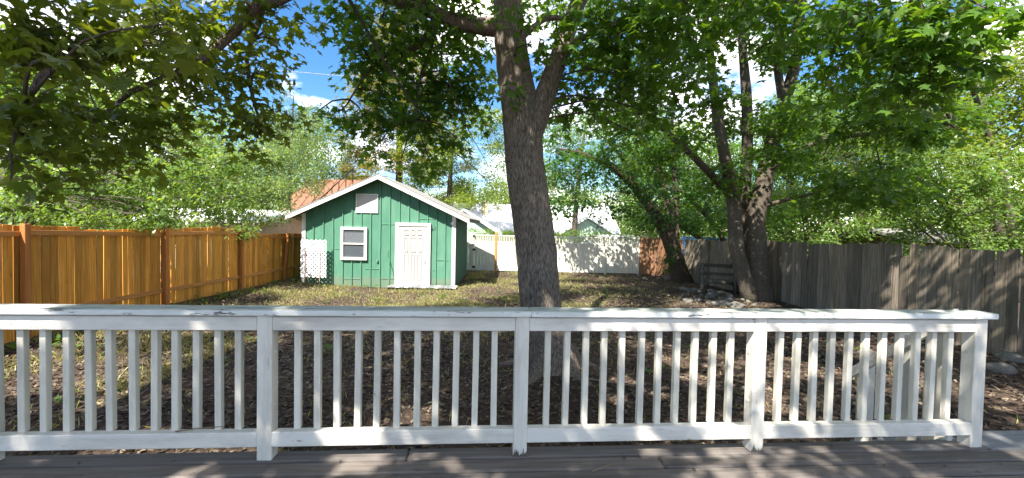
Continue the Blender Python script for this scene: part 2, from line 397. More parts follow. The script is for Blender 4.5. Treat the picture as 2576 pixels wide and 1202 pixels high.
rail = thing('deck_railing', 'white painted wooden deck railing with square balusters in the foreground', 'railing', (R0.x, R0.y, DZ), RA)
PW = .089; SP = 1.6
HT = .945                                                     # top of the cap above the deck
px = [-2 * SP + .005, -SP + .012, 0.0, SP - .002, 2 * SP]     # post centres along the line
for k, x in enumerate(px):
    mb = MB().box((x - PW / 2, .0, 0), (x + PW / 2, PW, HT - .042), .004)
    o = mb.build('post', M['rail_z'], rail)
    if k in (2, 3):                                           # rotten splintered foot
        o['label'] = 'post with rotten splintered foot'
        r = MB()
        for j in range(9):
            xx = x - PW / 2 + PW * (j + .5) / 9; h = random.uniform(.015, .06)
            r.add([(xx - .007, -.0035, 0), (xx + .007, -.0035, 0), (xx + random.uniform(-.004, .004), -.0025, h), (xx, .003, 0)], [(0, 1, 2), (1, 3, 2), (3, 0, 2), (0, 3, 1)])
        r.build('splinter', M['logwood'], o)
    for zz in (.33, .66):                                     # bolt plugs on the side
        s = 1 if x < 0 else -1
        if abs(x) > .5:
            q = MB().tube([(x + s * (PW / 2 - .004), .055, zz), (x + s * (PW / 2 + .004), .055, zz)], .013, 10)
            q.build('bolt_plug', M['rail_z'], o)
for k in range(4):
    a = px[k] + PW / 2 + .0015; c = px[k + 1] - PW / 2 - .0015
    MB().box((a, .002, HT - .134), (c, .040, HT - .0485), .003).build('top_rail', M['rail_x'], rail)
    o = MB().box((a - .004, .001, .085), (c + .004, .062, .178), .004).build('bottom_rail', M['rail_x'], rail)
    n = 11; sp = (c - a - .09) / (n + .35)
    for j in range(n):
        x = a + .045 + sp * (j + .68) + random.uniform(-.004, .004)
        w = .0195
        mb = MB().box((-w, -w, 0), (w, w, HT - .10 - .178), .003)
        o = mb.build('baluster', M['baluster'], rail, (x, .043 + w, .176))
        o.rotation_euler = (0, random.uniform(-.006, .006), random.uniform(-.05, .05))
cj = [-6.3 + .0, -1.52, .055, 3.29]
cj = [-4.6, .052, 3.292]
for a, c in zip(cj[:-1], cj[1:]):
    MB().box((a + .001, -.028, HT - .0405), (c - .001, .118, HT), .006).build('cap_board', M['cap'], rail)
# one more bay to the left, half out of view
a = -3 * SP; MB().box((a - PW / 2, 0, 0), (a + PW / 2, PW, HT - .042), .004).build('post', M['rail_z'], rail)
MB().box((a + .047, .002, HT - .134), (px[0] - .047, .040, HT - .0435), .003).build('top_rail', M['rail_x'], rail)
MB().box((a + .047, .001, .085), (px[0] - .047, .062, .178), .003).build('bottom_rail', M['rail_x'], rail)

# stairs off the right end and their railing
stw = thing('deck_stairs', 'grey wooden steps going down at right end of white railing', 'stairs', (R0.x, R0.y, 0), RA)
for i in range(4):
    z = DZ - .006 - .155 * i; y0 = -.02 + .27 * i
    if i == 0: z = DZ - .002; y0 = -.02
    MB().box((3.30 if i == 0 else 3.24, y0 + .004, z - .038), (4.7, y0 + .268, z), .008).build('tread', M['step'], stw)
for x in (3.26, 4.66):
    V = [(x, .0, DZ - .05), (x, 1.05, .03), (x, 1.05, -.12), (x, .75, -.12), (x, .0, DZ - .36)]
    V += [(p[0] + .036, p[1], p[2]) for p in V]
    MB().add(V, [(0, 1, 2, 3, 4), (9, 8, 7, 6, 5), (0, 5, 6, 1), (1, 6, 7, 2), (2, 7, 8, 3), (3, 8, 9, 4), (4, 9, 5, 0)]).build('stringer', M['rail_z'], stw)
sr = thing('stair_railing', 'pale stair handrail and posts seen behind last balusters of deck railing', 'stair railing', (R0.x, R0.y, 0), RA)
q = Vector((R0.x, R0.y, 0))
MB().box((3.13, .42, -.1), (3.22, .51, 1.33), .004).build('post', M['rail_z'], sr)
MB().box((3.16, .20, .15), (3.20, .34, 1.47), .004).build('baluster', M['baluster'], sr)
MB().box((3.13, .80, -.1), (3.22, .89, .96), .004).build('post', M['rail_z'], sr)
V = [(3.10, .10, 1.60), (3.10, .98, .86), (3.10, .98, .77), (3.10, .10, 1.51)]; V += [(p[0] + .038, p[1], p[2]) for p in V]
hx = [(0, 1, 2, 3), (7, 6, 5, 4), (0, 4, 5, 1), (1, 5, 6, 2), (2, 6, 7, 3), (3, 7, 4, 0)]
MB().add(V, hx).build('handrail', M['rail_x'], sr)
V = [(3.10, .10, .68), (3.10, .98, -.02), (3.10, .98, -.11), (3.10, .10, .56)]; V += [(p[0] + .038, p[1], p[2]) for p in V]
MB().add(V, hx).build('lower_rail', M['rail_x'], sr)

# ------------------------------------------------------------------ board fences
def board(w, h, th, b=.004, top='flat', cut=0.0):
    V, F = cbox((-w / 2, -th / 2, 0), (w / 2, th / 2, h), b)
    if cut: V = [(x, y, z + (cut * x / w if z > h * .9 else 0)) for x, y, z in V]
    m = MB(); m.add(V, F); return m
def fence_run(root, A, B, wid, height, mat, gap, th=.018, tilt=.006, uneven=.01, off=0.0, name='board', sink=.05, cutj=0.0):
    """boards from A to B (xy); height may be a function of distance"""
    d = Vector((B[0] - A[0], B[1] - A[1])); L = d.length; ang = math.atan2(d.y, d.x); s = 0
    out = []
    while s < L - .03:
        w = wid * random.uniform(.9, 1.08); w = min(w, L - s); g = random.uniform(*gap)
        c = s + w / 2; x = A[0] + d.x / L * c - math.sin(ang) * off; y = A[1] + d.y / L * c + math.cos(ang) * off
        gz = ground_h(x, y); h = (height(c) if callable(height) else height) + random.uniform(-uneven, uneven)
        o = board(w - g, h + sink - gz, th * random.uniform(.85, 1.1), .003, cut=random.uniform(-cutj, cutj)).build(name, mat, root, (x, y, gz - sink))
        o.rotation_euler = (random.uniform(-tilt, tilt), random.uniform(-tilt, tilt), ang + random.uniform(-.02, .02))
        out.append(o); s += w
    return out
def beam(root, A, B, size, mat, name, b=.003):
    """squared timber between two 3-D points; its local Y is its length"""
    A = Vector(A); B = Vector(B); d = B - A; L = d.length
    o = MB().box((-size[0] / 2, 0, -size[1] / 2), (size[0] / 2, L, size[1] / 2), b).build(name, mat, root, A)
    o.rotation_euler = d.to_track_quat('Y', 'Z').to_euler(); return o

LX = -8.0
lf = thing('cedar_fence', 'new orange cedar board fence along the left side of yard', 'fence')
lposts = [4.3, 7.05, 9.9, 12.7, 15.1, 17.6, 20.2]
ltop = lambda y: 2.02 if y < 8 else (1.96 if y < 11.5 else (2.0 - .02 * (y - 11.5) if y < 12.9 else 1.80 - .02 * (y - 12.9)))
def lh(c):
    y = 2.6 + c; return ltop(y) - .035 + .02 * math.sin(y * 1.3)
fence_run(lf, (LX - .07, 2.6), (LX - .07, 20.6), .140, lh, M['cedar'], (-.004, .019), th=.017, uneven=.008, tilt=.005)
for i, y in enumerate(lposts):
    o = board(.092, ltop(y) + .115 - ground_h(LX, y), .092, .005).build('post', M['cedar_post'], lf, (LX + .01, y, ground_h(LX, y) - .12))
    if i == 4: o.rotation_euler = (0.0, .03, 0); o.rotation_euler[0] = -.07
for i in range(len(lposts) - 1):
    y0, y1 = lposts[i] + .048, lposts[i + 1] - .048
    t0 = ltop(y0 + .1); t1 = ltop(y1 - .1)
    if i == 0: y0 = 2.6; 
    beam(lf, (LX - .04, y0, t0 - .15), (LX - .04, y1, t1 - .17), (.04, .088), M['cedar_rail'], 'rail')
    beam(lf, (LX - .04, y0, .42 + ground_h(LX, y0) * .6), (LX - .04, y1, .42 + ground_h(LX, y1) * .6), (.04, .088), M['cedar_rail'], 'rail')

gf = thing('weathered_fence', 'old grey weathered board fence with uneven tops along right side', 'fence')
GA = Vector((7.15, 17.8)); GB = Vector((9.45, 3.9)); GL = (GB - GA).length
gh_ = lambda c: 1.74 + .17 * min(1, c / 9.0) + .03 * math.sin(c * 1.7)
bl = fence_run(gf, GA, GB, .175, gh_, M['grey'], (.004, .016), th=.022, tilt=.014, uneven=.03, cutj=.03)
for o in bl:                                                   # one board broken short
    pass
# the broken board: nearest to the right of the streak of sun
tgt = G(2270, 800, 0); tb = min(bl, key=lambda o: abs(o.location.x / o.location.y - (2272 - CX) / FPX))
tb.scale = (1, 1, .86); tb['label'] = 'board broken off short'
for c in np.arange(.6, GL, 2.35):
    p = GA + (GB - GA) * (c / GL)
    o = board(.10, 1.86, .10, .006).build('post', M['grey'], gf, (p.x + .085, p.y, -.15)); o.rotation_euler = (0, random.uniform(-.02, .02), .16)
for zz in (.4, 1.45):
    beam(gf, (GA.x + .035, GA.y, zz), (GB.x + .035, GB.y, zz), (.035, .088), M['grey'], 'rail')

bf = thing('brown_fence', 'short reddish-brown board fence in back right corner behind leaning tree', 'fence')
fence_run(bf, (6.03, 20.42), (6.78, 19.95), .15, 1.74, M['brown'], (.003, .012), tilt=.012, uneven=.02)
fence_run(bf, (6.79, 19.93), (7.13, 17.9), .15, 1.74, M['brown'], (.003, .012), tilt=.012, uneven=.03)
beam(bf, (6.05, 20.46, 1.4), (6.8, 19.99, 1.4), (.035, .08), M['brown'], 'rail'); beam(bf, (6.05, 20.46, .4), (6.8, 19.99, .4), (.035, .08), M['brown'], 'rail')
beam(bf, (6.84, 19.9, 1.4), (7.17, 17.9, 1.4), (.035, .08), M['brown'], 'rail'); beam(bf, (6.84, 19.9, .4), (7.17, 17.9, .4), (.035, .08), M['brown'], 'rail')

# white fence across the back with a spindle strip along its top
WY = 20.4
wf = thing('white_fence', 'white painted back fence with spindle strip along top', 'fence')
def wx(p): return P(p, 640, WY).x
spind = board(.034, .25, .02, .002).mesh('spindle', M['wfence'])
def wsection(root, x0, x1, nb):
    beam(root, (x0, WY, 1.70), (x1, WY, 1.70), (.05, .055), M['wfence_x'], 'top_rail')
    beam(root, (x0, WY, 1.385), (x1, WY, 1.385), (.05, .075), M['wfence_x'], 'middle_rail')
    beam(root, (x0, WY, .075), (x1, WY, .075), (.045, .09), M['wfence_x'], 'bottom_rail')
    ns = int((x1 - x0) / .077)
    for j in range(ns):
        x = x0 + (x1 - x0) * (j + .5) / ns
        link('spindle', spind, root, (x, WY, 1.425), (0, random.uniform(-.03, .03), 0))
    w = (x1 - x0) / nb
    for j in range(nb):
        board(w - random.uniform(.004, .016), 1.235, .018, .003).build('board', M['wfence'], root, (x0 + w * (j + .5), WY, .121))
wp = [wx(1160), wx(1190), wx(1247), wx(1342), wx(1437), wx(1523), wx(1605)]
for i, x in enumerate(wp):
    if i in (0,): continue
    if i == 2: continue
    board(.105, 1.93, .105, .006).build('post', M['wfence'], wf, (x, WY - .01, -.12))
o = board(.10, 2.0, .10, .006).build('post', M['orange_post'], wf, (wp[2], WY - .03, -.12)); o['label'] = 'bare orange wood post'
wsection(wf, wp[0], wp[1] - .055, 3)
for i in (2, 3, 4, 5): wsection(wf, wp[i] + .055, wp[i + 1] - .055, 8)
gate = thing('garden_gate', 'narrow white board gate with black hinges beside green shed', 'gate')
wsection(gate, wp[1] + .06, wp[2] - .056, 6)
for zz in (.2, 1.02, 1.66):
    MB().box((wp[1] - .03, WY - .085, zz - .05), (wp[1] + .12, WY - .066, zz + .05), .004).build('hinge', M['dark_metal'], gate)

# ------------------------------------------------------------------ green shed
SY = 14.7
def S(zx, zy, y=SY):          # pixel of the enlarged shed view -> front wall plane
    sx = 800 + zx / 2.7314; sy = 480 + zy / 2.7314
    return P(sx / 1.1926, sy / 1.1926, y)
shed = thing('green_shed', 'green board-and-batten garden shed with white door and gable roof', 'shed', (-4.5, SY, 0))
def L(v): return (v[0] + 4.5, v[1] - SY, v[2])               # world -> shed local
XL, XR = S(303, 700).x, S(1536, 700).x
SB = 18.9
apex = Vector((-4.5, SY, S(918, 150).z)); slope = .462
EH = lambda x: apex.z - slope * abs(x + 4.5)
def panel_mesh(x0, x1, y, z0, top, amp=.010):
    mb = MB(); n = 5; nz = 26; sd = random.uniform(0, 99); V = []
    for j in range(nz + 1):
        for i in range(n + 1):
            x = x0 + (x1 - x0) * i / n; z = z0 + (top(x) - z0) * j / nz
            e = min(i, n - i) / (n / 2)
            V.append(L((x, y - amp * e ** .7 * (noise.noise((x * 2.2 + sd, 0, z * 1.3)) + .35 * noise.noise((x * 6 + sd, 2, z * 5))), z)))
    F = [(j * (n + 1) + i, j * (n + 1) + i + 1, (j + 1) * (n + 1) + i + 1, (j + 1) * (n + 1) + i) for j in range(nz) for i in range(n)]
    return mb.add(V, F)
bat = [318, 385, 465, 545, 625, 700, 776, 853, 930, 1008, 1087, 1163, 1240, 1315, 1388, 1462, 1520]
bx = [S(b, 800).x for b in bat]; bx[0] = XL; bx[-1] = XR
for a, c in zip(bx[:-1], bx[1:]): panel_mesh(a, c, SY, -.1, lambda x: EH(x) + .02).build('wall_panel', M['green'], shed, smooth=True)
WIN = (S(612, 547), S(825, 820)); DOOR = (S(1060, 513), S(1340, 1060)); VENT = (S(735, 275), S(915, 435))
for x in bx[1:-1]:
    segs = [(-.08, EH(x))]
    for lo, hi in (WIN, DOOR, VENT):
        if lo.x - .01 < x < hi.x + .01:
            ns = []
            for s0, s1 in segs:
                if hi.z > s0 and lo.z < s1: ns += [(s0, hi.z), (lo.z, s1)]
                else: ns.append((s0, s1))
            segs = ns
    for s0, s1 in segs:
        if s1 - s0 < .06: continue
        w = .017
        V = []; n = max(2, int((s1 - s0) / .25)); F = []
        for j in range(n + 1):
            z = s0 + (s1 - s0) * j / n; jx = x + random.uniform(-.005, .005)
            V += [L((jx - w, SY + .002, z)), L((jx - w * .8, SY - .038, z)), L((jx + w * .8, SY - .038, z)), L((jx + w, SY + .002, z))]
        for j in range(n):
            for k in range(3): F.append((j * 4 + k, j * 4 + k + 1, j * 4 + k + 5, j * 4 + k + 4))
        F += [(0, 1, 2, 3), (n * 4 + 3, n * 4 + 2, n * 4 + 1, n * 4)]
        MB().add(V, F).build('batten', M['batten'], shed)
for x0, x1, y in ((940, 1062, 525), (622, 776, 970), (930, 1056, 970), (1245, 1388, 480), (527, 610, 725), (810, 930, 890), (1345, 1388, 902), (1390, 1490, 820)):
    a = S(x0, y); c = S(x1, y)
    MB().box(L((a.x, SY - .016, a.z - .011)), L((c.x, SY + .01, a.z + .011)), .004).build('seam_strip', M['batten'], shed)
# side and back walls
side = []
yy = np.linspace(SY + .03, SB, 13)
for k in range(12):
    for X, sg in ((XR, 1), (XL, -1)):
        MB().box(L((X - .02 if sg > 0 else X - .004, yy[k] + .003, -.1)), L((X + .004 if sg > 0 else X + .02, yy[k + 1] - .003, EH(XR) + .02)), .002).build('wall_panel', M['green'], shed)
        if sg > 0 and k: MB().box(L((X, yy[k] - .02, -.1)), L((X + .028, yy[k] + .02, EH(XR))), .004).build('batten', M['batten'], shed)
V = [L(p) for p in ((XL, SB, -.1), (XR, SB, -.1), (XR, SB, EH(XR)), (-4.5, SB, apex.z), (XL, SB, EH(XL)))]
V += [(p[0], p[1] - .03, p[2]) for p in V]
MB().add(V, [(0, 1, 2, 3, 4), (9, 8, 7, 6, 5)] + [(i, (i + 1) % 5, (i + 1) % 5 + 5, i + 5) for i in range(5)]).build('back_wall', M['green'], shed)
for X in (XL, XR):
    s = -1 if X == XL else 1
    MB().box(L((X - .075 if s > 0 else X - .055, SY - .036, -.1)), L((X + .055 if s > 0 else X + .075, SY - .004, EH(X) - .02)), .004).build('corner_board', M['trim'], shed)
    MB().box(L((X + .008 if s > 0 else X - .036, SY - .003, -.1)), L((X + .036 if s > 0 else X - .008, SY + .10, EH(X) - .02)), .004).build('corner_board', M['trim'], shed)
# roof: two slabs, shingle skin, barge boards
OH = .40; FY = SY - OH; BY = SB + .3; EX = 3.06
for s in (-1, 1):
    def rp(u, y, dz): return L((-4.5 + s * u, y, apex.z + .105 - slope * u + dz))
    for (u0, u1, y0, y1, dz0, dz1, nm, mt) in ((0, EX, FY + .03, BY, -.075, -.02, 'roof_deck', 'logwood'), (0, EX + .03, FY - .012, BY + .02, -.019, .012, 'roofing', 'shingle')):
        V = [rp(u0, y0, dz0), rp(u1, y0, dz0), rp(u1, y1, dz0), rp(u0, y1, dz0), rp(u0, y0, dz1), rp(u1, y0, dz1), rp(u1, y1, dz1), rp(u0, y1, dz1)]
        MB().add(V, [(3, 2, 1, 0), (4, 5, 6, 7), (0, 1, 5, 4), (1, 2, 6, 5), (2, 3, 7, 6), (3, 0, 4, 7)]).build(nm, M[mt], shed)
    V = [rp(.001, FY, -.165), rp(EX + .01, FY, -.165), rp(EX + .01, FY + .028, -.165), rp(.001, FY + .028, -.165), rp(.001, FY, -.021), rp(EX + .01, FY, -.021), rp(EX + .01, FY + .028, -.021), rp(.001, FY + .028, -.021)]
    MB().add(V, [(3, 2, 1, 0), (4, 5, 6, 7), (0, 1, 5, 4), (1, 2, 6, 5), (2, 3, 7, 6), (3, 0, 4, 7)]).build('barge_board', M['fascia'], shed)
    for k in range(7):                                         # rafter tails under the eaves
        y = SY + .15 + k * .68
        V = [rp(2.55, y, -.16), rp(EX - .02, y, -.16), rp(EX - .02, y + .04, -.16), rp(2.55, y + .04, -.16), rp(2.55, y, -.076), rp(EX - .02, y, -.076), rp(EX - .02, y + .04, -.076), rp(2.55, y + .04, -.076)]
        MB().add(V, [(3, 2, 1, 0), (4, 5, 6, 7), (0, 1, 5, 4), (1, 2, 6, 5), (2, 3, 7, 6), (3, 0, 4, 7)]).build('rafter_tail', M['trim'], shed)
# vent cover
lo, hi = VENT
v = MB().box(L((lo.x, SY - .034, hi.z)), L((hi.x, SY - .004, lo.z)), .004).build('gable_vent_cover', M['door'], shed)
for a, c in (((lo.x, hi.z), (lo.x + .035, lo.z)), ((hi.x - .035, hi.z), (hi.x, lo.z)), ((lo.x + .036, hi.z), (hi.x - .036, hi.z + .035)), ((lo.x + .036, lo.z - .03), (hi.x - .036, lo.z))):
    MB().box(L((a[0], SY - .043, a[1])), L((c[0], SY - .0345, c[1])), .003).build('trim', M['trim'], v)
# window
lo, hi = WIN; fw = .095
wn = MB().box(L((lo.x + .04, SY - .022, hi.z + .04)), L((hi.x - .04, SY - .014, lo.z - .04))).build('window', M['interior'], shed)
for a, c in (((lo.x, hi.z), (lo.x + fw, lo.z)), ((hi.x - fw, hi.z), (hi.x, lo.z)), ((lo.x + fw + .001, lo.z - fw), (hi.x - fw - .001, lo.z)), ((lo.x + fw + .001, hi.z), (hi.x - fw - .001, hi.z + fw))):
    MB().box(L((a[0], SY - .085, a[1])), L((c[0], SY - .004, c[1])), .005).build('frame', M['trim'], wn)
zm = S(700, 685).z
MB().box(L((lo.x + fw, SY - .074, zm - .022)), L((hi.x - fw, SY - .03, zm + .022)), .004).build('meeting_rail', M['trim'], wn)
MB().box(L((lo.x + fw + .01, SY - .030, zm - .01)), L((hi.x - fw - .01, SY - .026, lo.z - fw - .09))).build('blind', M['blind'], wn)
MB().box(L((lo.x + fw, SY - .040, hi.z + fw)), L((hi.x - fw, SY - .036, zm - .01))).build('pane', M['glass'], wn)
MB().box(L((lo.x + fw, SY - .048, zm + .01)), L((hi.x - fw, SY - .044, lo.z - fw))).build('pane', M['glass'], wn)
# door
lo, hi = DOOR; fw = .10
s0 = S(1090, 540); s1 = S(1315, 1045)
dr = MB()
dr.box(L((s0.x, SY - .055, s1.z)), L((s1.x, SY - .012, s0.z)), .003)
door = dr.build('door', M['door'], shed)
for a, c in (((lo.x, hi.z), (s0.x - .004, lo.z)), ((s1.x + .004, hi.z), (hi.x, lo.z)), ((s0.x - .003, s0.z + .004), (s1.x + .003, lo.z))):
    MB().box(L((a[0], SY - .085, a[1])), L((c[0], SY - .004, c[1])), .005).build('frame', M['trim'], door)
MB().box(L((s0.x, SY - .10, hi.z)), L((s1.x, SY - .02, s1.z - .006)), .004).build('sill', M['fascia'], door)
rows = (((570, 612), ((1130, 1170), (1188, 1220), (1237, 1276))), ((632, 750), ((1130, 1159), (1180, 1226), (1247, 1276))), ((768, 978), ((1128, 1161), (1185, 1213), (1235, 1271))))
for (y0, y1), cs in rows:
    for x0, x1 in cs:
        a = S(x0, y0); c = S(x1, y1)
        mb = MB()
        for ins, dy in ((0, -.082),):                         # moulded rim, sunk panel
            r = .02
            mb.box(L((a.x, SY + dy, c.z)), L((a.x + r, SY - .054, a.z)), .004); mb.box(L((c.x - r, SY + dy, c.z)), L((c.x, SY - .054, a.z)), .004)
            mb.box(L((a.x + r, SY + dy, a.z - r)), L((c.x - r, SY - .054, a.z)), .004); mb.box(L((a.x + r, SY + dy, c.z)), L((c.x - r, SY - .054, c.z + r)), .004)
            mb.box(L((a.x + .036, SY - .063, c.z + .036)), L((c.x - .036, SY - .054, a.z - .036)), .006)
        mb.build('door_panel', M['door'], door)
h = S(1296, 825)
MB().tube([L((h.x, SY - .054, h.z)), L((h.x, SY - .10, h.z))], .022, 10).tube([L((h.x, SY - .10, h.z + .01)), L((h.x + .03, SY - .11, h.z - .05)), L((h.x + .04, SY - .105, h.z - .11))], .011, 6).build('door_handle', M['steel'], door)
# small fittings
c0 = [S(1000, 745), S(1003, 800), S(1020, 860), S(1040, 920), S(1050, 980), S(1052, 1050)]
MB().tube([L((p.x, SY - .03, p.z)) for p in c0], .006, 5).build('cable', M['rubber'], shed)
p = S(1525, 520); MB().tube([L((p.x, SY - .03, p.z + .02)), L((p.x, SY - .11, p.z))], [.02, .05], 10).build('lamp', M['plastic'], shed)
p = S(1352, 560)
MB().tube([L((p.x, SY - .02, p.z + .08)), L((p.x, SY - .05, p.z)), L((p.x + .10, SY - .04, p.z + .015)), L((S(1388, 560).x, SY - .03, p.z + .05))], .008, 5).box(L((p.x - .02, SY - .05, p.z - .03)), L((p.x + .02, SY - .01, p.z + .03)), .004).build('bracket', M['dark_metal'], shed)
p = S(908, 826); MB().box(L((p.x - .03, SY - .06, p.z - .045)), L((p.x + .03, SY - .01, p.z + .045)), .006).build('outlet_box', M['batten'], shed)

# low plank step in front of the shed door
a = S(1050, 1060); st = thing('plank_step', 'low grey plank step in front of shed door', 'step', (-2.9, SY, 0))
x = DOOR[0].x - .12
while x < XR + .04:
    w = .143; MB().box((x + 2.9 + .004, -.62, .05), (x + 2.9 + w - .006, -.10, .088 + random.uniform(-.003, .003)), .006).build('plank', M['fascia'] if random.random() < .3 else M['logstep'] if 'logstep' in M else M['step'], st); x += w
for y in (-.55, -.2): MB().box((DOOR[0].x - .1 + 2.9, y, -.05), (XR + 2.9, y + .04, .049), .003).build('sleeper', M['logwood'], st)

# white plastic lattice leaning on the shed wall
la0 = S(312, 648); la1 = S(518, 955)
lt = thing('lattice_panel', 'white plastic garden lattice leaning against left of shed front', 'lattice', (la0.x, SY - .30, 0))
LW = la1.x - la0.x; LH = la0.z - la1.z; zb = la1.z
pitch = .147; sw = .027
def slat(p, q, yoff):
    d = (q - p).normalized(); n = Vector((-d.y, d.x)); V = []
    for base, sgn in ((p, -1), (q, 1)):
        for k in range(7):
            th = -math.pi / 2 + math.pi * k / 6
            e = base - n * (sgn * sw * math.sin(th)) + d * (sgn * sw * math.cos(th)); V.append((e.x, yoff, zb + e.y))
    if True: V = V[:7] + V[7:]
    m_ = len(V); V += [(v[0], v[1] + .007, v[2]) for v in V]
    return MB().add(V, [tuple(range(m_)), tuple(range(2 * m_ - 1, m_ - 1, -1))] + [(i, (i + 1) % m_, (i + 1) % m_ + m_, i + m_) for i in range(m_)])
for lay, sg in ((0, 1), (1, -1)):
    cmin = 0 if sg > 0 else 0
    k = -int(LH / pitch) - 1
    while k * pitch < LW + LH:
        # line x - sg*y = k*pitch (+)
        pts = []
        c = k * pitch if sg > 0 else k * pitch
        for s_ in np.linspace(-2, 3, 500):
            xx = c + s_ if sg > 0 else c - s_; yy_ = s_
            if sw * .7 <= xx <= LW - sw * .7 and sw * .7 <= yy_ <= LH - sw * .7: pts.append(Vector((xx, yy_)))
        if len(pts) > 4 and (pts[-1] - pts[0]).length > .05:
            slat(pts[0], pts[-1], .008 * lay).build('slat', M['plastic'], lt)
        k += 1
for zx_ in (350, 470):
    a = S(zx_, 735); MB().tube([(a.x - la0.x, -.03, -.1), (a.x - la0.x, -.022, a.z)], .014, 6).build('stake', M['pink'], lt)
for sx_ in (.2, LW - .2): MB().box((sx_, .017, zb + LH * .6), (sx_ + .03, .26, zb + LH * .6 + .03), .002).build('spacer', M['trim'], lt)

# ------------------------------------------------------------------ neighbouring buildings
M['metal_roof'] = plain('white_metal_roof', (.72, .73, .76), .45, var=.03, spec=.5)
M['red_roof'] = plain('red_metal_roof', (.21, .10, .065), .5, var=.15)
M['cream_wall'] = plain('cream_siding', (.62, .55, .36), .8)
M['pale_green_wall'] = plain('pale_green_siding', (.40, .52, .44), .8)
M['beige_wall'] = plain('beige_siding', (.42, .37, .28), .8)
M['brown_wall'] = plain('brown_siding', (.22, .15, .09), .8)
M['brick'] = plain('brick_red', (.33, .13, .08), .9, var=.3, scale=9)
def gable_house(name, label, x0, x1, y0, y1, eave, ridge, wallm, roofm, along='x', ribs=0, oh=.4, windows=()):
    t_ = thing(name, label, 'building', ((x0 + x1) / 2, y0, 0)); cx = (x0 + x1) / 2
    q = lambda p: (p[0] - cx, p[1] - y0, p[2])
    if along == 'x':
        ym = (y0 + y1) / 2
        V = [(x0, y0, -.3), (x1, y0, -.3), (x1, y1, -.3), (x0, y1, -.3), (x0, y0, eave), (x1, y0, eave), (x1, y1, eave), (x0, y1, eave), (x0, ym, ridge - .05), (x1, ym, ridge - .05)]
        MB().add([q(v) for v in V], [(0, 1, 5, 4), (2, 3, 7, 6), (1, 2, 6, 9, 5), (3, 0, 4, 8, 7), (4, 5, 9, 8), (7, 8, 9, 6)]).build('wall', wallm, t_)
        sl_ = (ridge - eave) / (ym - y0)
        for s in (-1, 1):
            ye = ym + s * (ym - y0 + oh); ze = eave - sl_ * oh
            V = [(x0 - oh, ye, ze + .03), (x1 + oh, ye, ze + .03), (x1 + oh, ym, ridge + .03), (x0 - oh, ym, ridge + .03)]; V += [(a_, b_, c_ + .1) for a_, b_, c_ in V]
            rf = MB().add([q(v) for v in V], [(0, 1, 2, 3), (7, 6, 5, 4), (0, 4, 5, 1), (1, 5, 6, 2), (2, 6, 7, 3), (3, 7, 4, 0)]).build('roof', roofm, t_)
            if ribs and s < 0:
                n = int((x1 - x0 + 2 * oh) / ribs)
                for k in range(1, n):
                    xx = x0 - oh + k * ribs
                    V = [(xx - .02, ye, ze + .128), (xx + .02, ye, ze + .128), (xx + .02, ym, ridge + .128), (xx - .02, ym, ridge + .128)]; V += [(a_, b_, c_ + .045) for a_, b_, c_ in V]
                    MB().add([q(v) for v in V], [(7, 6, 5, 4), (0, 4, 5, 1), (1, 5, 6, 2), (2, 6, 7, 3), (3, 7, 4, 0)]).build('seam', roofm, rf)
    else:
        V = [(x0, y0, -.3), (x1, y0, -.3), (x1, y1, -.3), (x0, y1, -.3), (x0, y0, eave), (x1, y0, eave), (x1, y1, eave), (x0, y1, eave), (cx, y0, ridge - .05), (cx, y1, ridge - .05)]
        MB().add([q(v) for v in V], [(0, 1, 5, 8, 4), (2, 3, 7, 9, 6), (1, 2, 6, 5), (3, 0, 4, 7), (4, 8, 9, 7), (5, 6, 9, 8)]).build('wall', wallm, t_)
        sl_ = (ridge - eave) / (cx - x0)
        for s in (-1, 1):
            xe = cx + s * (cx - x0 + oh); ze = eave - sl_ * oh
            V = [(xe, y0 - oh, ze + .03), (cx, y0 - oh, ridge + .03), (cx, y1 + oh, ridge + .03), (xe, y1 + oh, ze + .03)]; V += [(a_, b_, c_ + .12) for a_, b_, c_ in V]
            MB().add([q(v) for v in V], [(0, 1, 2, 3), (7, 6, 5, 4), (0, 4, 5, 1), (1, 5, 6, 2), (2, 6, 7, 3), (3, 7, 4, 0)]).build('roof', roofm, t_)
    for (wx0, wx1, wz0, wz1) in windows:
        w_ = MB().box(q((wx0, y0 - .03, wz0)), q((wx1, y0 - .004, wz1)), .004).build('window', M['interior'], t_)
        for a_, c_ in (((wx0 - .08, wz0 - .08), (wx0, wz1 + .08)), ((wx1, wz0 - .08), (wx1 + .08, wz1 + .08)), ((wx0 + .001, wz1), (wx1 - .001, wz1 + .08)), ((wx0 + .001, wz0 - .08), (wx1 - .001, wz0))):
            MB().box(q((a_[0], y0 - .06, a_[1])), q((c_[0], y0 - .002, c_[1])), .004).build('frame', M['trim'], w_)
    return t_
h1 = gable_house('white_roof_house', 'low cream house with white metal roof behind white fence', -7.5, 7.5, 32, 40, 1.95, 3.9, M['cream_wall'], M['metal_roof'], 'x', .45, .5, ((-1.2, -.2, .7, 1.7), (4.0, 5.2, .8, 1.7), (5.8, 6.6, .8, 1.7)))
p = P(1220, 530, 34.2)
MB().box((p.x - .25, p.y - 32 - .2, 2.4), (p.x + .25, p.y - 32 + .2, 4.05), .01).build('chimney', M['cream_wall'], h1)
MB().box((p.x - .30, p.y - 32 - .25, 4.051), (p.x + .30, p.y - 32 + .25, 4.14), .01).build('chimney_cap', M['fascia'], h1)
gable_house('green_gable_garage', 'pale green gable garage seen between shed and white roof house', -4.6, -.9, 24.5, 29, 1.75, 2.95, M['pale_green_wall'], M['metal_roof'], 'y', 0, .3)
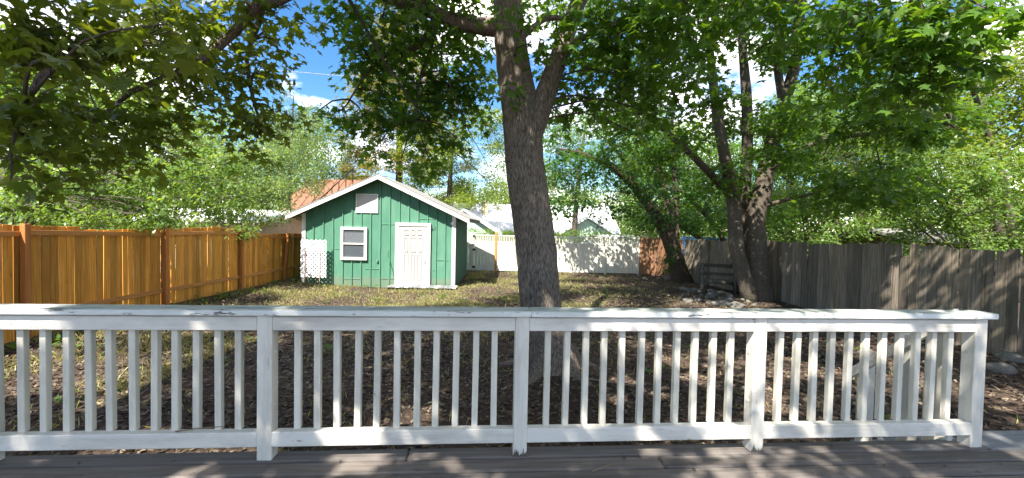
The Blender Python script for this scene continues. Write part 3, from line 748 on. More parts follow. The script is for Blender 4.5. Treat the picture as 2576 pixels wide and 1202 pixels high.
gable_house('blue_trim_house', 'pale house wing with small gable right of big trunk', 3.4, 6.2, 27.5, 31.4, 1.9, 2.75, M['pale_green_wall'], M['metal_roof'], 'y', 0, .35, ((4.2, 5.4, .8, 1.6),))
h2 = gable_house('red_roof_house', 'house with rusty red metal roof rising behind the green shed', -13.0, -9.4, 25, 31, 2.9, 4.85, M['brick'], M['red_roof'], 'x', .5, .4)
rl = thing('roof_stair_railing', 'dark metal stair railing in front of red roof', 'railing', (0, 0, 0))
A = P(800, 505, 23.6); B = P(888, 424, 23.6)
for k in range(6):
    u = k / 5; p = A.lerp(B, u); MB().tube([(p.x, p.y, max(0, p.z - 1.15) if k not in (0, 5) else 0), (p.x, p.y, p.z)], .025, 5).build('baluster', M['dark_metal'], rl)
for dz in (0, -.95): MB().tube([(A.x, A.y, A.z + dz), (B.x, B.y, B.z + dz)], .03, 5).build('rail', M['dark_metal'], rl)
h3 = gable_house('beige_outbuilding', 'low beige outbuilding with pale roof just beyond cedar fence', -14.2, -9.6, 16.6, 20, 2.12, 2.5, M['beige_wall'], M['metal_roof'], 'x', 0, .3)
for k in range(14): MB().box((-2.25 + k * .32, -.016, -.2), (-2.22 + k * .32, -.002, 2.08), .002).build('batten', M['beige_wall'], h3)
gable_house('brown_outbuilding', 'brown outbuilding just showing above weathered fence at right', 12.7, 14.4, 13.6, 16.5, 1.92, 2.2, M['brown_wall'], M['shingle'], 'x', 0, .3)

def car(name, label, loc, rotz, col, group=None):
    t_ = thing(name, label, 'car', loc, rotz); pm = plain(name + '_paint', col, .25, .1, .02, spec=.6)
    prof = [(-2.2, .35), (2.2, .35), (2.25, .75), (2.05, 1.02), (1.05, 1.12), (.35, 1.78), (-1.7, 1.80), (-2.15, 1.15), (-2.25, .75)]
    n = len(prof); V = []
    for s in (-1, 1):
        for x, z in prof: V.append((x, s * (.92 if z < 1.3 else .74), z))
    MB().add(V, [tuple(range(n)), tuple(range(2 * n - 1, n - 1, -1))] + [(i, (i + 1) % n, (i + 1) % n + n, i + n) for i in range(n)]).build('body', pm, t_)
    MB().add([(1.0, -.80, 1.17), (1.0, .80, 1.17), (.40, .68, 1.735), (.40, -.68, 1.735), (1.02, -.80, 1.19), (1.02, .80, 1.19), (.42, .68, 1.755), (.42, -.68, 1.755)], hx).build('windscreen', M['glass'], t_)
    for s in (-1, 1):
        y = s * .86; V = [(.85, y, 1.2), (-1.8, y, 1.2), (-1.6, s * .765, 1.70), (.35, s * .765, 1.70)]; V += [(a_, b_ + s * .03, c_) for a_, b_, c_ in V]
        MB().add(V, hx).build('side_window', M['glass'], t_)
        MB().box((1.98, s * .65 - .14, .72), (2.20, s * .65 + .14, .88), .03).build('headlight', M['plastic'], t_)
        MB().box((.75, s * 1.02 - .1, 1.14), (.9, s * 1.02 + .1, 1.3), .03).build('mirror', pm, t_)
        for x in (-1.4, 1.4):
            w_ = MB().tube([(x, s * .72, .34), (x, s * .93, .34)], .34, 18).build('wheel', M['rubber'], t_)
            MB().tube([(x, s * .925, .34), (x, s * .945, .34)], .2, 12).build('rim', M['steel'], w_)
car('parked_car', 'silver car roof just showing over white fence at right of trunk', (5.2, 25.2, 0), 2.6, (.55, .57, .6))
car('parked_car', 'blue car beyond corner fence between leaning tree and triple-stem tree', (11.2, 23.5, 0), .4, (.10, .25, .55))

# ------------------------------------------------------------------ foliage tools
def tri_fan(outline, centre):
    V = [centre] + outline; n = len(outline)
    return np.array(V, float), np.array([(0, 1 + i, 1 + (i + 1) % n) for i in range(n)])
half = [(.36, .04), (.20, .22), (.54, .50), (.20, .52)]
ml = [(0, 0, 0)] + [(x, y, -.10 * abs(x) / .5 + .03) for x, y in half] + [(0, 1.0, -.12)] + [(-x, y, -.10 * abs(x) / .5 + .03) for x, y in reversed(half)]
MAPLE = tri_fan(ml, (0, .32, .02))
half2 = [(.10, -.05), (.42, .01), (.32, .13), (.22, .20), (.44, .28), (.60, .50), (.44, .50), (.22, .47), (.28, .66), (.12, .76)]
ml2 = [(0, 0, 0)] + [(x, y, -.16 * (abs(x) / .5) ** 1.5 + .04) for x, y in half2] + [(0, 1.05, -.16)] + [(-x, y, -.16 * (abs(x) / .5) ** 1.5 + .04) for x, y in reversed(half2)]
MAPLE_HI = tri_fan(ml2, (0, .32, .03))
st_ = np.array([(-.012, .02, 0), (.012, .02, 0), (.006, -.55, .10), (-.006, -.55, .10)])
MAPLE_HI = (np.vstack([MAPLE_HI[0], st_]), np.vstack([MAPLE_HI[1], [(len(MAPLE_HI[0]), len(MAPLE_HI[0]) + 1, len(MAPLE_HI[0]) + 2), (len(MAPLE_HI[0]), len(MAPLE_HI[0]) + 2, len(MAPLE_HI[0]) + 3)]]))
OVAL = (np.array([(0, 0, 0), (.26, .35, -.05), (.2, .7, -.07), (0, 1, -.1), (-.2, .7, -.07), (-.26, .35, -.05)], float), np.array([(0, 1, 5), (1, 2, 4), (1, 4, 5), (2, 3, 4)]))
DIAM = (np.array([(0, 0, 0), (.30, .5, -.07), (0, 1, -.04), (-.30, .5, -.07)], float), np.array([(0, 1, 2), (0, 2, 3)]))
NEED = (np.array([(-.06, 0, 0), (.06, 0, 0), (.20, .6, -.06), (0, 1, -.1), (-.20, .6, -.06)], float), np.array([(0, 1, 2), (0, 2, 4), (4, 2, 3)]))
BLADE = (np.array([(-.05, 0, 0), (.05, 0, 0), (.03, .6, .06), (0, 1, -.02)], float), np.array([(0, 1, 2), (0, 2, 3)]))
CURL = (np.array([(0, -.5, .10), (.30, -.1, 0), (.22, .35, .14), (0, .55, .02), (-.24, .3, .12), (-.28, -.15, .02)], float), np.array([(0, 1, 5), (1, 2, 5), (2, 4, 5), (2, 3, 4)]))
def norm(a): return a / np.maximum(np.linalg.norm(a, axis=1, keepdims=True), 1e-9)
def frames(d, n):
    x = norm(np.cross(d, n)); n2 = np.cross(x, d)
    return x, d, n2
def leaves_mesh(name, p, d, n, s, tpl, mat):
    x, d, n2 = frames(norm(d), norm(n)); V, F = tpl
    W = p[:, None, :] + s[:, None, None] * (V[None, :, 0:1] * x[:, None, :] + V[None, :, 1:2] * d[:, None, :] + V[None, :, 2:3] * n2[:, None, :])
    FF = (np.arange(len(p)) * len(V))[:, None, None] + F[None]
    me = mesh_np(name, W.reshape(-1, 3), FF.reshape(-1, F.shape[1]))
    me.materials.append(mat); return me
def in_ball(n, bias=1 / 2.4):
    v = norm(RNG.normal(size=(n, 3))); return v * RNG.random(n)[:, None] ** bias
def make_leaves(clumps, dens, size, per, tw_r, droop=.5, flat=.35, updir=1.0, rnd=.55, zsq=1.0):
    """clumps: (x,y,z,rx,ry,rz,mult). returns leaf arrays and the twig centres per clump"""
    PP = []; DD = []; NN = []; SS = []; TW = []
    for ci, (x, y, z, rx, ry, rz, mu) in enumerate(clumps):
        nt_ = max(3, int(dens * mu * 9.3 * (rx * ry * rz) ** (2 / 3) / size ** 2 / per))      # dens = layers of leaves
        c = in_ball(nt_) * np.array([rx, ry, rz]) + np.array([x, y, z]); TW.append(c)
        k = per; a = RNG.random((nt_, k)) * 2 * math.pi; r = tw_r * np.sqrt(RNG.random((nt_, k)))
        o = np.stack([r * np.cos(a), r * np.sin(a), RNG.normal(size=(nt_, k)) * tw_r * flat - .5 * r * r / tw_r], -1)
        p = (c[:, None, :] + o).reshape(-1, 3)
        out = np.stack([np.cos(a), np.sin(a), np.zeros_like(a)], -1).reshape(-1, 3)
        d = out + RNG.normal(size=p.shape) * .45; d[:, 2] -= droop
        n = np.tile([0, 0, updir], (len(p), 1)) + RNG.normal(size=p.shape) * rnd + .3 * out
        PP.append(p); DD.append(d); NN.append(n); SS.append(size * RNG.uniform(.65, 1.2, len(p)))
    return np.concatenate(PP), np.concatenate(DD), np.concatenate(NN), np.concatenate(SS), TW
def sun_gap(p, x0, y0, z0, r):
    """True for leaves clear of a ray of sun that reaches the given spot"""
    s = np.array(SUN); v = p - np.array([x0, y0, z0]); t = v @ s
    return np.linalg.norm(v - t[:, None] * s, axis=1) > r
def add_crown(root, leaf, mat, tpl, nobj=0, hi=None, size=.13):
    p, d, n, s = leaf
    if nobj:
        u, v, dep = project(p); vis = (u > 0) & (u < 2576) & (v > 0) & (v < 1202) & (dep > .3)
        key = np.where(vis, s / np.maximum(dep, .3), -1); big = np.argsort(-key)[:nobj]
        keep = np.ones(len(p), bool); keep[big] = False
    else: keep = np.ones(len(p), bool); big = []
    if tpl is MAPLE:                                   # leaves high overhead are simpler
        u, v, dep = project(p); far_ = keep & ((v < -60) | (u < -150) | (u > 2726) | (dep < .2)); keep = keep & ~far_
        kind(link('upper_crown', leaves_mesh('upper_crown', p[far_], d[far_], n[far_], s[far_] * 1.12, OVAL, mat), root), 'stuff')
    crown = link('crown', leaves_mesh('crown', p[keep], d[keep], n[keep], s[keep], tpl, mat), root); kind(crown, 'stuff')
    if nobj:
        V, F = hi; lm = mesh_np('leaf', V, F); lm.materials.append(mat)
        X, D, N2 = frames(norm(d[big]), norm(n[big]))
        for i, k in enumerate(big):
            mt = Matrix(((X[i][0], D[i][0], N2[i][0]), (X[i][1], D[i][1], N2[i][1]), (X[i][2], D[i][2], N2[i][2])))
            o = link('leaf', lm, crown); o.matrix_basis = Matrix.Translation(p[k]) @ (mt * float(s[k])).to_4x4()
    return crown
def add_twigs(root, clumps, TW, limbs, mat, r0=.018, maxt=9, rt=.004, single=False):
    """branches from the nearest limb to each clump, twigs inside the clump"""
    mb = MB(); LP = np.array([tuple(p) for l in limbs for p in l])
    for (x, y, z, rx, ry, rz, mu), tw in zip(clumps, TW):
        if single: mb = MB()
        c = np.array([x, y, z]); dd = np.linalg.norm(LP - c, axis=1) + .6 * np.maximum(0, LP[:, 2] - z)
        a = LP[np.argmin(dd)]; L_ = np.linalg.norm(c - a)
        mid = (a + c) / 2 + np.array([random.uniform(-.1, .1), random.uniform(-.1, .1), .12]) * L_
        pts, rr = resample([a, mid, c], [r0 * (1 + .08 * L_), r0 * .8, r0 * .45], max(.15, L_ / 6)); mb.tube(pts, rr, 5, False)
        for t_ in tw[:maxt]:
            s0 = a + (c - a) * random.uniform(.45, 1.0); m2 = (s0 + t_) / 2 + np.array([0, 0, .06])
            mb.tube([s0, m2, t_], [r0 * .4, rt * 1.5, rt], 3, False)
        if single: mb.build('branch', mat, root)
    if not single: kind(mb.build('branches', mat, root), 'stuff')
def trunk_mesh(root, limbs, mat, n=20, step=.12, rough=.05, name='trunk', fine=False):
    """limbs: list of (points, radii); the first is the trunk, each later one becomes a limb part"""
    lines = []
    for i, (pts, rad) in enumerate(limbs):
        P2, R2 = resample(pts, rad, step if i == 0 else step * 1.5); lines.append(P2)
        nn = n if i == 0 else max(8, n // 2)
        def fn(th, p, k):
            a = noise.noise((math.cos(th) * 1.2 + i, math.sin(th) * 1.2, p.z * .8)) * rough * 1.2
            if fine:
                w_ = .5 * noise.noise((math.cos(th) * 2, math.sin(th) * 2, p.z * 3.0)); c_ = math.cos(th + .12 * w_); s_ = math.sin(th + .12 * w_)
                a += rough * .8 * (abs(noise.noise((c_ * 8, s_ * 8, p.z * 2.6))) * 2 - .5) + rough * .5 * noise.noise((c_ * 3, s_ * 3, p.z * 5))
            return 1 + a
        V, F = tube(P2, R2, nn, True, fn)
        MB().add(V, F).build(name if i == 0 else 'limb', mat, root, smooth=True)
    return lines
def CL(px, py, dep, rpx, mu=1.0, fl=.85, dy=1.0):
    p = P(px, py, dep); r = rpx * dep / FPX
    return (p.x, p.y, p.z, r, r * dy, r * fl, mu)
def shell(n, c, r, rmin, rmax, zmin=-1.0, mu=1.0):
    out = []
    while len(out) < n:
        v = norm(RNG.normal(size=(1, 3)))[0] * RNG.uniform(.45, 1)
        if v[2] < zmin: continue
        q = np.array(c) + v * np.array(r); k = RNG.uniform(rmin, rmax); out.append((*q, k, k, k * .8, mu))
    return out

# ------------------------------------------------------------------ the big maple in the middle
def W(px, py, dep): return P(px, py, dep)
t1 = thing('maple_tree', 'large maple with thick rough trunk in the middle of yard', 'tree', (.58, 6.27, 0))
def rel(root, pts): o = Vector(root.location); return [Vector(p) - o for p in pts]
base = Vector((.60, 6.27, -.15)); D0 = 6.27
lim1 = [([base, G(1392, 925, .06).lerp(Vector((.6, 6.27, .08)), .6), W(1374, 850, D0), W(1362, 775, D0), W(1345, 600, D0), W(1332, 500, D0), W(1320, 400, D0), W(1312, 300, D0), W(1297, 200, D0), W(1283, 100, D0), W(1275, 0, D0), W(1262, -150, D0), W(1270, -330, D0)],
         [.50, .43, .34, .30, .292, .29, .276, .275, .25, .225, .20, .17, .09]),
        ([W(1335, 340, D0), W(1362, 265, D0), W(1400, 160, D0), W(1438, 50, D0 + .1), W(1462, -10, D0 + .2), W(1530, -160, D0 + .6), W(1650, -300, D0 + .9)], [.17, .165, .135, .12, .115, .09, .04]),
        ([W(1275, 70, D0), W(1200, 64, D0), W(1130, 48, D0 - .1), W(1050, 12, D0 - .3), W(970, -10, D0 - .5), W(850, -60, D0 - .8), W(700, -110, D0 - 1.2)], [.15, .12, .105, .10, .09, .07, .03]),
        ([W(1110, 40, D0 - .1), W(1075, 90, D0), W(1040, 122, D0 + .1), W(990, 128, D0 + .2), W(930, 175, D0 + .3), W(880, 250, D0 + .4)], [.06, .055, .045, .035, .025, .012]),
        ([W(1095, 50, D0), W(1085, 120, D0 + .4), W(1060, 185, D0 + .6), W(1040, 300, D0 + .8)], [.035, .03, .022, .01]),
        ([W(1405, 150, D0), W(1450, 105, D0 - .1), W(1490, 85, D0 - .2), W(1600, 40, D0 - .6), W(1800, -30, D0 - 1.1), W(2050, -60, D0 - 1.5), W(2300, -30, D0 - 1.8)], [.06, .05, .045, .055, .05, .04, .02]),
        ([W(1290, 120, D0), W(1340, 70, D0), W(1400, 45, D0 + .3), W(1560, 90, D0 + .2)], [.05, .045, .04, .015]),
        ([W(1462, -10, D0 + .2), (3.0, 5.2, 6.4), (4.9, 3.9, 7.2), (6.6, 2.9, 7.4), (7.8, 2.4, 7.6)], [.10, .09, .07, .05, .02]),
        ([W(1285, 0, D0), W(1320, -150, D0 + 1.2), W(1380, -260, D0 + 2.2)], [.15, .10, .04]),
        ([W(1262, -100, D0), W(1230, -220, D0 - 1.0), W(1150, -420, D0 - 2.2)], [.14, .09, .03])]
lim1 = [(rel(t1, p), r) for p, r in lim1]
ln1 = trunk_mesh(t1, lim1, M['bark'], 56, .05, .045, fine=True)
for a_ in (0.2, 1.5, 2.9, 4.2, 5.4):                              # root flare
    dx, dy = math.cos(a_), math.sin(a_)
    pts = [(.02 + dx * .26, dy * .26, .34), (.02 + dx * .42, dy * .42, .12), (.02 + dx * .66, dy * .66, .03), (.02 + dx * 1.0, dy * 1.0, -.06)]
    P2, R2 = resample(pts, [.13, .11, .07, .03], .08); V, F = tube(P2, R2, 10, True); MB().add(V, F).build('root', M['bark'], t1, smooth=True)
vis1 = [CL(*a) for a in (
    (850, 50, 6.4, 70), (960, 50, 6.0, 95), (1080, 30, 5.9, 95), (1180, 130, 7.2, 70), (900, 170, 6.8, 55), (985, 180, 6.8, 85), (1090, 200, 7.2, 85),
    (850, 285, 7.0, 42), (920, 300, 7.0, 58), (1000, 300, 7.2, 75), (1080, 330, 7.3, 62), (1085, 415, 7.1, 42), (1125, 260, 7.4, 55), (1205, 290, 7.9, 42),
    (1230, 190, 7.8, 40), (795, 285, 7.0, 26), (1010, 400, 7.3, 28), (940, 380, 7.2, 20), (1150, 350, 7.6, 30),
    (1400, 60, 5.4, 50), (1490, 50, 5.5, 85), (1600, 80, 5.4, 95), (1560, 190, 6.0, 75), (1480, 220, 6.5, 62), (1420, 300, 7.2, 36), (1650, 190, 6.0, 65),
    (1710, 60, 5.0, 85), (1640, 290, 6.3, 42), (1160, 60, 6.6, 60), (1190, 205, 7.4, 55), (1150, 225, 7.4, 50), (1030, 110, 6.6, 65), (900, 105, 6.6, 55), (1050, 265, 7.2, 55), (960, 245, 7.0, 50), (1400, 180, 6.9, 50), (1450, 130, 6.4, 60), (1530, 120, 6.0, 60), (1440, 250, 7.0, 45), (1530, 280, 6.8, 45), (1590, 330, 6.8, 38), (1700, 260, 6.2, 50), (1760, 160, 5.6, 60), (1600, 10, 5.4, 60), (1330, 110, 5.5, 24, .6), (1272, 230, 5.6, 17, .6), (1300, 30, 5.4, 24, .6),
    (1850, 20, 5.0, 85), (1990, 50, 4.8, 100), (2140, 70, 4.6, 110), (2290, 90, 4.4, 110), (2400, 60, 4.2, 100), (2480, 20, 4.0, 50), (2240, 210, 4.6, 70),
    (2340, 200, 4.4, 75), (2410, 170, 4.4, 50), (2100, 180, 5.0, 60))]
up1 = shell(84, (1.6, 6.0, 8.6), (6.8, 5.2, 3.0), .7, 1.15, -.6, .55)
up1 = [c for c in up1 if not (c[2] < 6.2 and c[1] > 4) and not (c[0] < -2.5 and c[1] > 8)]
up1 += [(x, y, z, 1.25, 1.2, .9, .95) for x, y, z in ((6.5, 3.0, 7.0), (7.6, 3.6, 7.5), (6.0, 1.8, 6.9), (7.3, 1.4, 7.3), (4.9, 1.6, 7.1), (8.2, 5.0, 7.6), (6.8, 4.7, 8.0), (8.0, 2.4, 8.3), (5.2, 3.4, 8.3))]  # unseen clumps above the view, added to shade the weathered fence
cl1 = vis1 + up1
cl1 = [tuple(np.array(c[:3]) - np.array(t1.location)) + tuple(c[3:]) for c in cl1]
p, d, n, s, TW1 = make_leaves(cl1, 2.3, .135, 11, .25)
wpz = p + np.array(t1.location)
SUNSPOTS = [(-.95, 2.66, .80, .22), (-.35, 2.70, .78, .17), (-.62, 2.68, .95, .14), (-6.0, 5.7, 0, .7), (-5.2, 5.6, 0, .35), (-3.5, 3.95, 0, .38), (-2.9, 3.9, 0, .34), (-2.3, 3.85, 0, .28), (1.6, 5.9, 0, .22), (2.0, 5.6, 0, .2), (1.35, 5.3, 0, .16), (3.2, 5.2, 0, .2), (.98, 6.1, .2, .14), (.62, 5.97, .75, .12), (.55, 5.97, 1.15, .12), (.66, 5.97, 1.0, .07)]
rsp = random.Random(77)
for _ in range(46):                                            # chinks cut in the canopy to let flecks of sun onto railing and deck
    x = rsp.uniform(-3.2, 3.6); yl = R0.y + (x - R0.x) * math.tan(RA); z = DZ + rsp.choice((0, 0, .13, .13, .3, .5, .85, .85, .93))
    SUNSPOTS.append((x, yl - (rsp.uniform(0, .6) if z == DZ else 0), z, rsp.uniform(.05, .12)))
for _ in range(40):                                            # and on the yard
    SUNSPOTS.append((rsp.uniform(-6, 7.5), rsp.uniform(3.4, 14), 0, rsp.uniform(.08, .26)))
for x, y in ((7.35, 12.2), (7.0, 12.0), (6.6, 12.3)): SUNSPOTS.append((x, y, .05, .3))
for k in range(7): SUNSPOTS.append((8.6 - k * .05, 9.6 - k * .06, 1.9 - k * .27, .16)); SUNSPOTS.append((8.95, 6.9 - k * .07, 1.6 - k * .2, .13))
keep = np.ones(len(p), bool)
for g_ in SUNSPOTS: keep &= sun_gap(wpz, *g_)
def world_add(root, nobj, leaf, mat, tpl, hi): return add_crown(root, leaf, mat, tpl, nobj, hi)
def crown_near(root, nobj, leaf, mat, tpl, hi):
    """leaf arrays are local to the root; visibility is judged in the world"""
    p, d, n, s = leaf; global project
    off = np.array(root.location); pr = project
    project = lambda q: pr(np.asarray(q) + off)
    o = add_crown(root, leaf, mat, tpl, nobj, hi); project = pr; return o
crown_near(t1, 300, (p[keep], d[keep], n[keep], s[keep]), M['leaf_maple'], MAPLE, MAPLE_HI)
add_twigs(t1, cl1, TW1, ln1, M['twig'], .016, 8, single=True)
print('maple leaves', keep.sum())

# ------------------------------------------------------------------ maple on the left whose crown hangs over the deck
t2 = thing('overhanging_maple', 'dark maple boughs hanging down from upper left over deck', 'tree', (-6.6, .4, 0))
lim2 = [([(-6.6, .4, -.15), (-6.55, .42, 1.0), (-6.4, .5, 2.6), (-6.1, .6, 4.2), (-5.6, .6, 6.0), (-5.2, .4, 8.2)], [.42, .34, .31, .27, .2, .08]),
        ([(-6.2, .55, 3.9), (-5.2, 1.5, 5.6), (-3.9, 2.6, 6.2), W(760, -120, 4.6), W(640, 20, 4.7), W(590, 80, 4.8), W(480, 170, 4.8), W(330, 230, 4.6), W(215, 335, 4.4)], [.2, .16, .13, .085, .06, .05, .038, .028, .015]),
        ([W(660, 0, 4.7), W(650, 60, 5.2), W(620, 150, 5.5), W(640, 260, 5.7), W(660, 330, 5.8)], [.05, .035, .028, .02, .01]),
        ([W(500, 160, 4.8), W(400, 110, 4.4), W(250, 120, 4.0), W(100, 190, 3.6), W(40, 330, 3.4)], [.04, .035, .03, .022, .012]),
        ([(-5.8, .6, 5.4), (-4.2, -.8, 6.6), (-2.2, -2.4, 7.4), (-.6, -3.2, 7.4)], [.15, .12, .08, .03]),
        ([(-6.0, .6, 4.6), (-6.6, 2.4, 5.8), (-6.6, 4.2, 6.4)], [.14, .09, .03]),
        ([(-4.6, 1.9, 5.9), (-2.6, 1.2, 6.6), (-.6, .6, 6.9), (.8, -.4, 7.0), (2.4, -1.2, 7.0)], [.11, .08, .06, .04, .015]),
        ([(-3.9, 2.6, 6.2), (-2.6, 4.0, 7.2), (-1.4, 5.2, 7.6)], [.1, .07, .02])]
lim2 = [(rel(t2, p), r) for p, r in lim2]
ln2 = trunk_mesh(t2, lim2, M['bark'], 24, .14, .05)
vis2 = [CL(*a) for a in (
    (60, 80, 3.6, 150), (60, 290, 3.4, 135), (120, 410, 3.8, 80), (30, 450, 3.3, 60), (250, 100, 4.0, 150), (230, 280, 4.2, 130), (290, 380, 4.5, 62),
    (400, 60, 4.6, 130), (400, 210, 4.8, 100), (370, 330, 4.7, 75), (540, 80, 5.2, 110), (530, 210, 5.4, 85), (600, 290, 5.6, 70), (650, 180, 5.8, 75),
    (645, 345, 5.8, 46), (690, 280, 6.0, 42), (690, 100, 5.6, 45), (720, 15, 5.0, 48), (420, 60, 2.9, 45, .5), (180, 150, 2.9, 60, .5), (620, 20, 4.6, 70), (760, 60, 6.0, 22))]
up2 = shell(88, (-4.4, .5, 7.2), (5.0, 4.8, 2.6), .75, 1.2, -.5, .80) + [(-1.5, -1.2, 6.6, 1.2, 1.2, .8, 0.81), (.6, -1.6, 6.8, 1.2, 1.2, .8, 0.73), (1.2, .4, 7.0, 1.1, 1.0, .7, 0.73), (-.4, .3, 6.9, 1.2, 1.1, .8, 0.81), (2.0, -1.0, 7.0, 1.2, 1.1, .8, 0.68), (-2.6, .2, 6.2, 1.2, 1.1, .9, 0.81), (-1.6, 2.6, 7.6, 1.2, 1.2, .8, 0.95), (3.0, -2.0, 7.2, 1.2, 1.1, .8, 1.1), (1.4, -2.6, 7.4, 1.2, 1.1, .8, 1.1), (3.4, -.4, 7.0, 1.1, 1.0, .8, 1.0), (2.2, -2.9, 7.9, 1.2, 1.1, .8, 1.0), (.2, -2.2, 7.9, 1.2, 1.1, .8, .9), (1.8, -.6, 8.0, 1.2, 1.1, .8, .9), (-.8, -.8, 8.2, 1.2, 1.1, .8, .9), (3.2, -3.2, 7.6, 1.1, 1.1, .8, .9), (-.4, 4.0, 8.2, 1.1, 1.1, .8, 0.95)]  # listed clumps are unseen, added overhead to shade railing and deck
def out_of_view(c):
    u, v, dp = project(np.array([c[:3]])); r = FPX * c[3] / max(dp[0], .3)
    return dp[0] < .4 or v[0] + r < 0 or u[0] + r < 0
up2 = [c for c in up2 if out_of_view(c)]
cl2 = [tuple(np.array(c[:3]) - np.array(t2.location)) + tuple(c[3:]) for c in vis2 + up2]
p, d, n, s, TW2 = make_leaves(cl2, 2.2, .13, 11, .25)
wpz = p + np.array(t2.location); keep = np.linalg.norm(wpz - np.array([0, 0, ZC]), axis=1) > 1.6
for g_ in SUNSPOTS: keep &= sun_gap(wpz, *g_)
crown_near(t2, 300, (p[keep], d[keep], n[keep], s[keep]), M['leaf_olive'], MAPLE, MAPLE_HI)
add_twigs(t2, cl2, TW2, ln2, M['twig'], .014, 8, single=True)
print('overhang leaves', keep.sum())

# ------------------------------------------------------------------ triple-stem maple on the right
t3 = thing('triple_stem_maple', 'maple with three grey stems by the weathered fence', 'tree', (7.1, 12.95, 0))
E = 12.95
lim3 = [([W(1905, 765, E), W(1912, 735, E), W(1903, 640, E), W(1900, 540, E), W(1918, 480, E), W(1932, 400, E + .1), W(1965, 280, E + .2), W(1998, 170, E + .3), W(2010, 60, E + .3), W(2040, -120, E + .3), W(2060, -330, E + .2)], [.46, .36, .30, .29, .26, .22, .18, .16, .13, .09, .03]),
        ([W(1890, 760, E - .1), W(1882, 725, E - .1), W(1858, 650, E - .1), W(1850, 590, E - .1), W(1845, 500, E), W(1822, 390, E), W(1800, 260, E + .1), W(1785, 120, E + .2), W(1760, -60, E + .4), W(1740, -260, E + .5)], [.30, .25, .22, .21, .2, .16, .14, .11, .08, .03]),
        ([W(1893, 755, E + .2), W(1886, 700, E + .2), W(1875, 600, E + .2), W(1872, 500, E + .2), W(1880, 380, E + .1), W(1878, 250, E), W(1868, 120, E), W(1862, -40, E - .1), W(1880, -250, E - .2)], [.24, .19, .17, .17, .16, .15, .12, .09, .03]),
        ([W(1847, 500, E), W(1800, 450, E - .3), W(1720, 370, E - .8), W(1640, 300, E - 1.3), W(1560, 235, E - 1.8), W(1500, 200, E - 2.1)], [.13, .11, .09, .07, .05, .02]),
        ([W(1925, 430, E), W(2050, 360, E - 1), W(2200, 335, E - 2.6), W(2320, 332, E - 3.6), W(2400, 318, E - 4.2)], [.12, .075, .045, .025, .006]),
        ([W(2200, 335, E - 2.6), W(2215, 420, E - 2.8), W(2250, 480, E - 3.0)], [.02, .013, .006]),
        ([W(1970, 260, E + .2), W(1955, 150, E + .4), W(1960, 20, E + .8), W(1985, -120, E + 1.2)], [.13, .11, .09, .04]),
        ([W(1910, 520, E), W(1990, 500, E - .6), W(2110, 470, E - 1.2)], [.08, .05, .015])]
lim3 = [(rel(t3, p), r) for p, r in lim3]
ln3 = trunk_mesh(t3, lim3, M['bark2'], 20, .2, .05)
vis3 = []
r3 = random.Random(4)
for gx in range(1500, 2480, 84):
    for gy in range(20, 580, 80):
        x = gx + r3.uniform(-40, 40); y = gy + r3.uniform(-36, 36)
        if y > 300 and x < 1600: continue
        if y > 440 and x < 1760: continue
        if y > 470 and not (1950 < x < 2260): continue
        if 1820 < x < 2110 and 130 < y < 265 and r3.random() < .75: continue
        if x > 2330 and y > 330: continue
        vis3.append(CL(x, y, r3.uniform(10.2, 14.2) if x < 2080 else r3.uniform(7.8, 10.4), r3.uniform(52, 82), r3.uniform(.7, 1.3), .6))
up3 = shell(24, (6.6, 12.2, 10.0), (3.6, 3.4, 3.0), .8, 1.2, -.4, .5)
cl3 = [tuple(np.array(c[:3]) - np.array(t3.location)) + tuple(c[3:]) for c in vis3 + up3]
p, d, n, s, TW3 = make_leaves(cl3, 1.9, .145, 11, .30, flat=.18)
print('triple leaves', len(p))
crown_near(t3, 300, (p, d, n, s), M['leaf_maple'], MAPLE, MAPLE_HI)
add_twigs(t3, cl3, TW3, ln3, M['twig'], .014, 6, single=True)

# ------------------------------------------------------------------ leaning tree in the back corner
E = 17.3
t4 = thing('leaning_tree', 'dark rough trunk leaning left in front of brown corner fence', 'tree', tuple(G(1715, 708)[:2]) + (0,))
lim4 = [([W(1722, 722, E), W(1712, 690, E), W(1690, 620, E), W(1662, 560, E), W(1625, 505, E), W(1580, 450, E - .1), W(1520, 408, E - .3), W(1455, 385, E - .5), W(1390, 372, E - .8)], [.50, .38, .31, .26, .22, .185, .14, .09, .02]),
        ([W(1690, 610, E), W(1685, 540, E + .2), W(1660, 430, E + .3), W(1610, 340, E + .2), W(1570, 260, E)], [.2, .17, .14, .10, .04]),
        ([W(1700, 600, E + .3), W(1700, 480, E + .6), W(1690, 330, E + .8), W(1700, 200, E + 1.0)], [.13, .11, .08, .03]),
        ([W(1600, 470, E), W(1560, 390, E), W(1500, 330, E - .2)], [.1, .07, .02])]
lim4 = [(rel(t4, p), r) for p, r in lim4]
ln4 = trunk_mesh(t4, lim4, M['bark3'], 18, .2, .09)
vis4 = [CL(x, y, r3.uniform(15.2, 18.8), r3.uniform(34, 52), r3.uniform(.5, .9), .8) for x, y in ((1400, 330), (1440, 380), (1400, 390), (1460, 410), (1500, 390), (1530, 420), (1560, 440), (1390, 430), (1600, 460), (1640, 470), (1490, 300), (1540, 360), (1480, 440), (1420, 450), (1550, 460), (1600, 390), (1620, 300), (1660, 360), (1700, 420), (1740, 480), (1640, 540), (1720, 550), (1780, 530), (1580, 530), (1520, 520), (1450, 510), (1400, 520), (1690, 480), (1560, 250), (1640, 230))]
cl4 = [tuple(np.array(c[:3]) - np.array(t4.location)) + tuple(c[3:]) for c in vis4]
p, d, n, s, TW4 = make_leaves(cl4, 1.9, .15, 10, .28)
crown_near(t4, 120, (p, d, n, s), M['leaf_maple_dark'], MAPLE, MAPLE_HI)
add_twigs(t4, cl4, TW4, ln4, M['twig'], .02, 5, single=True)
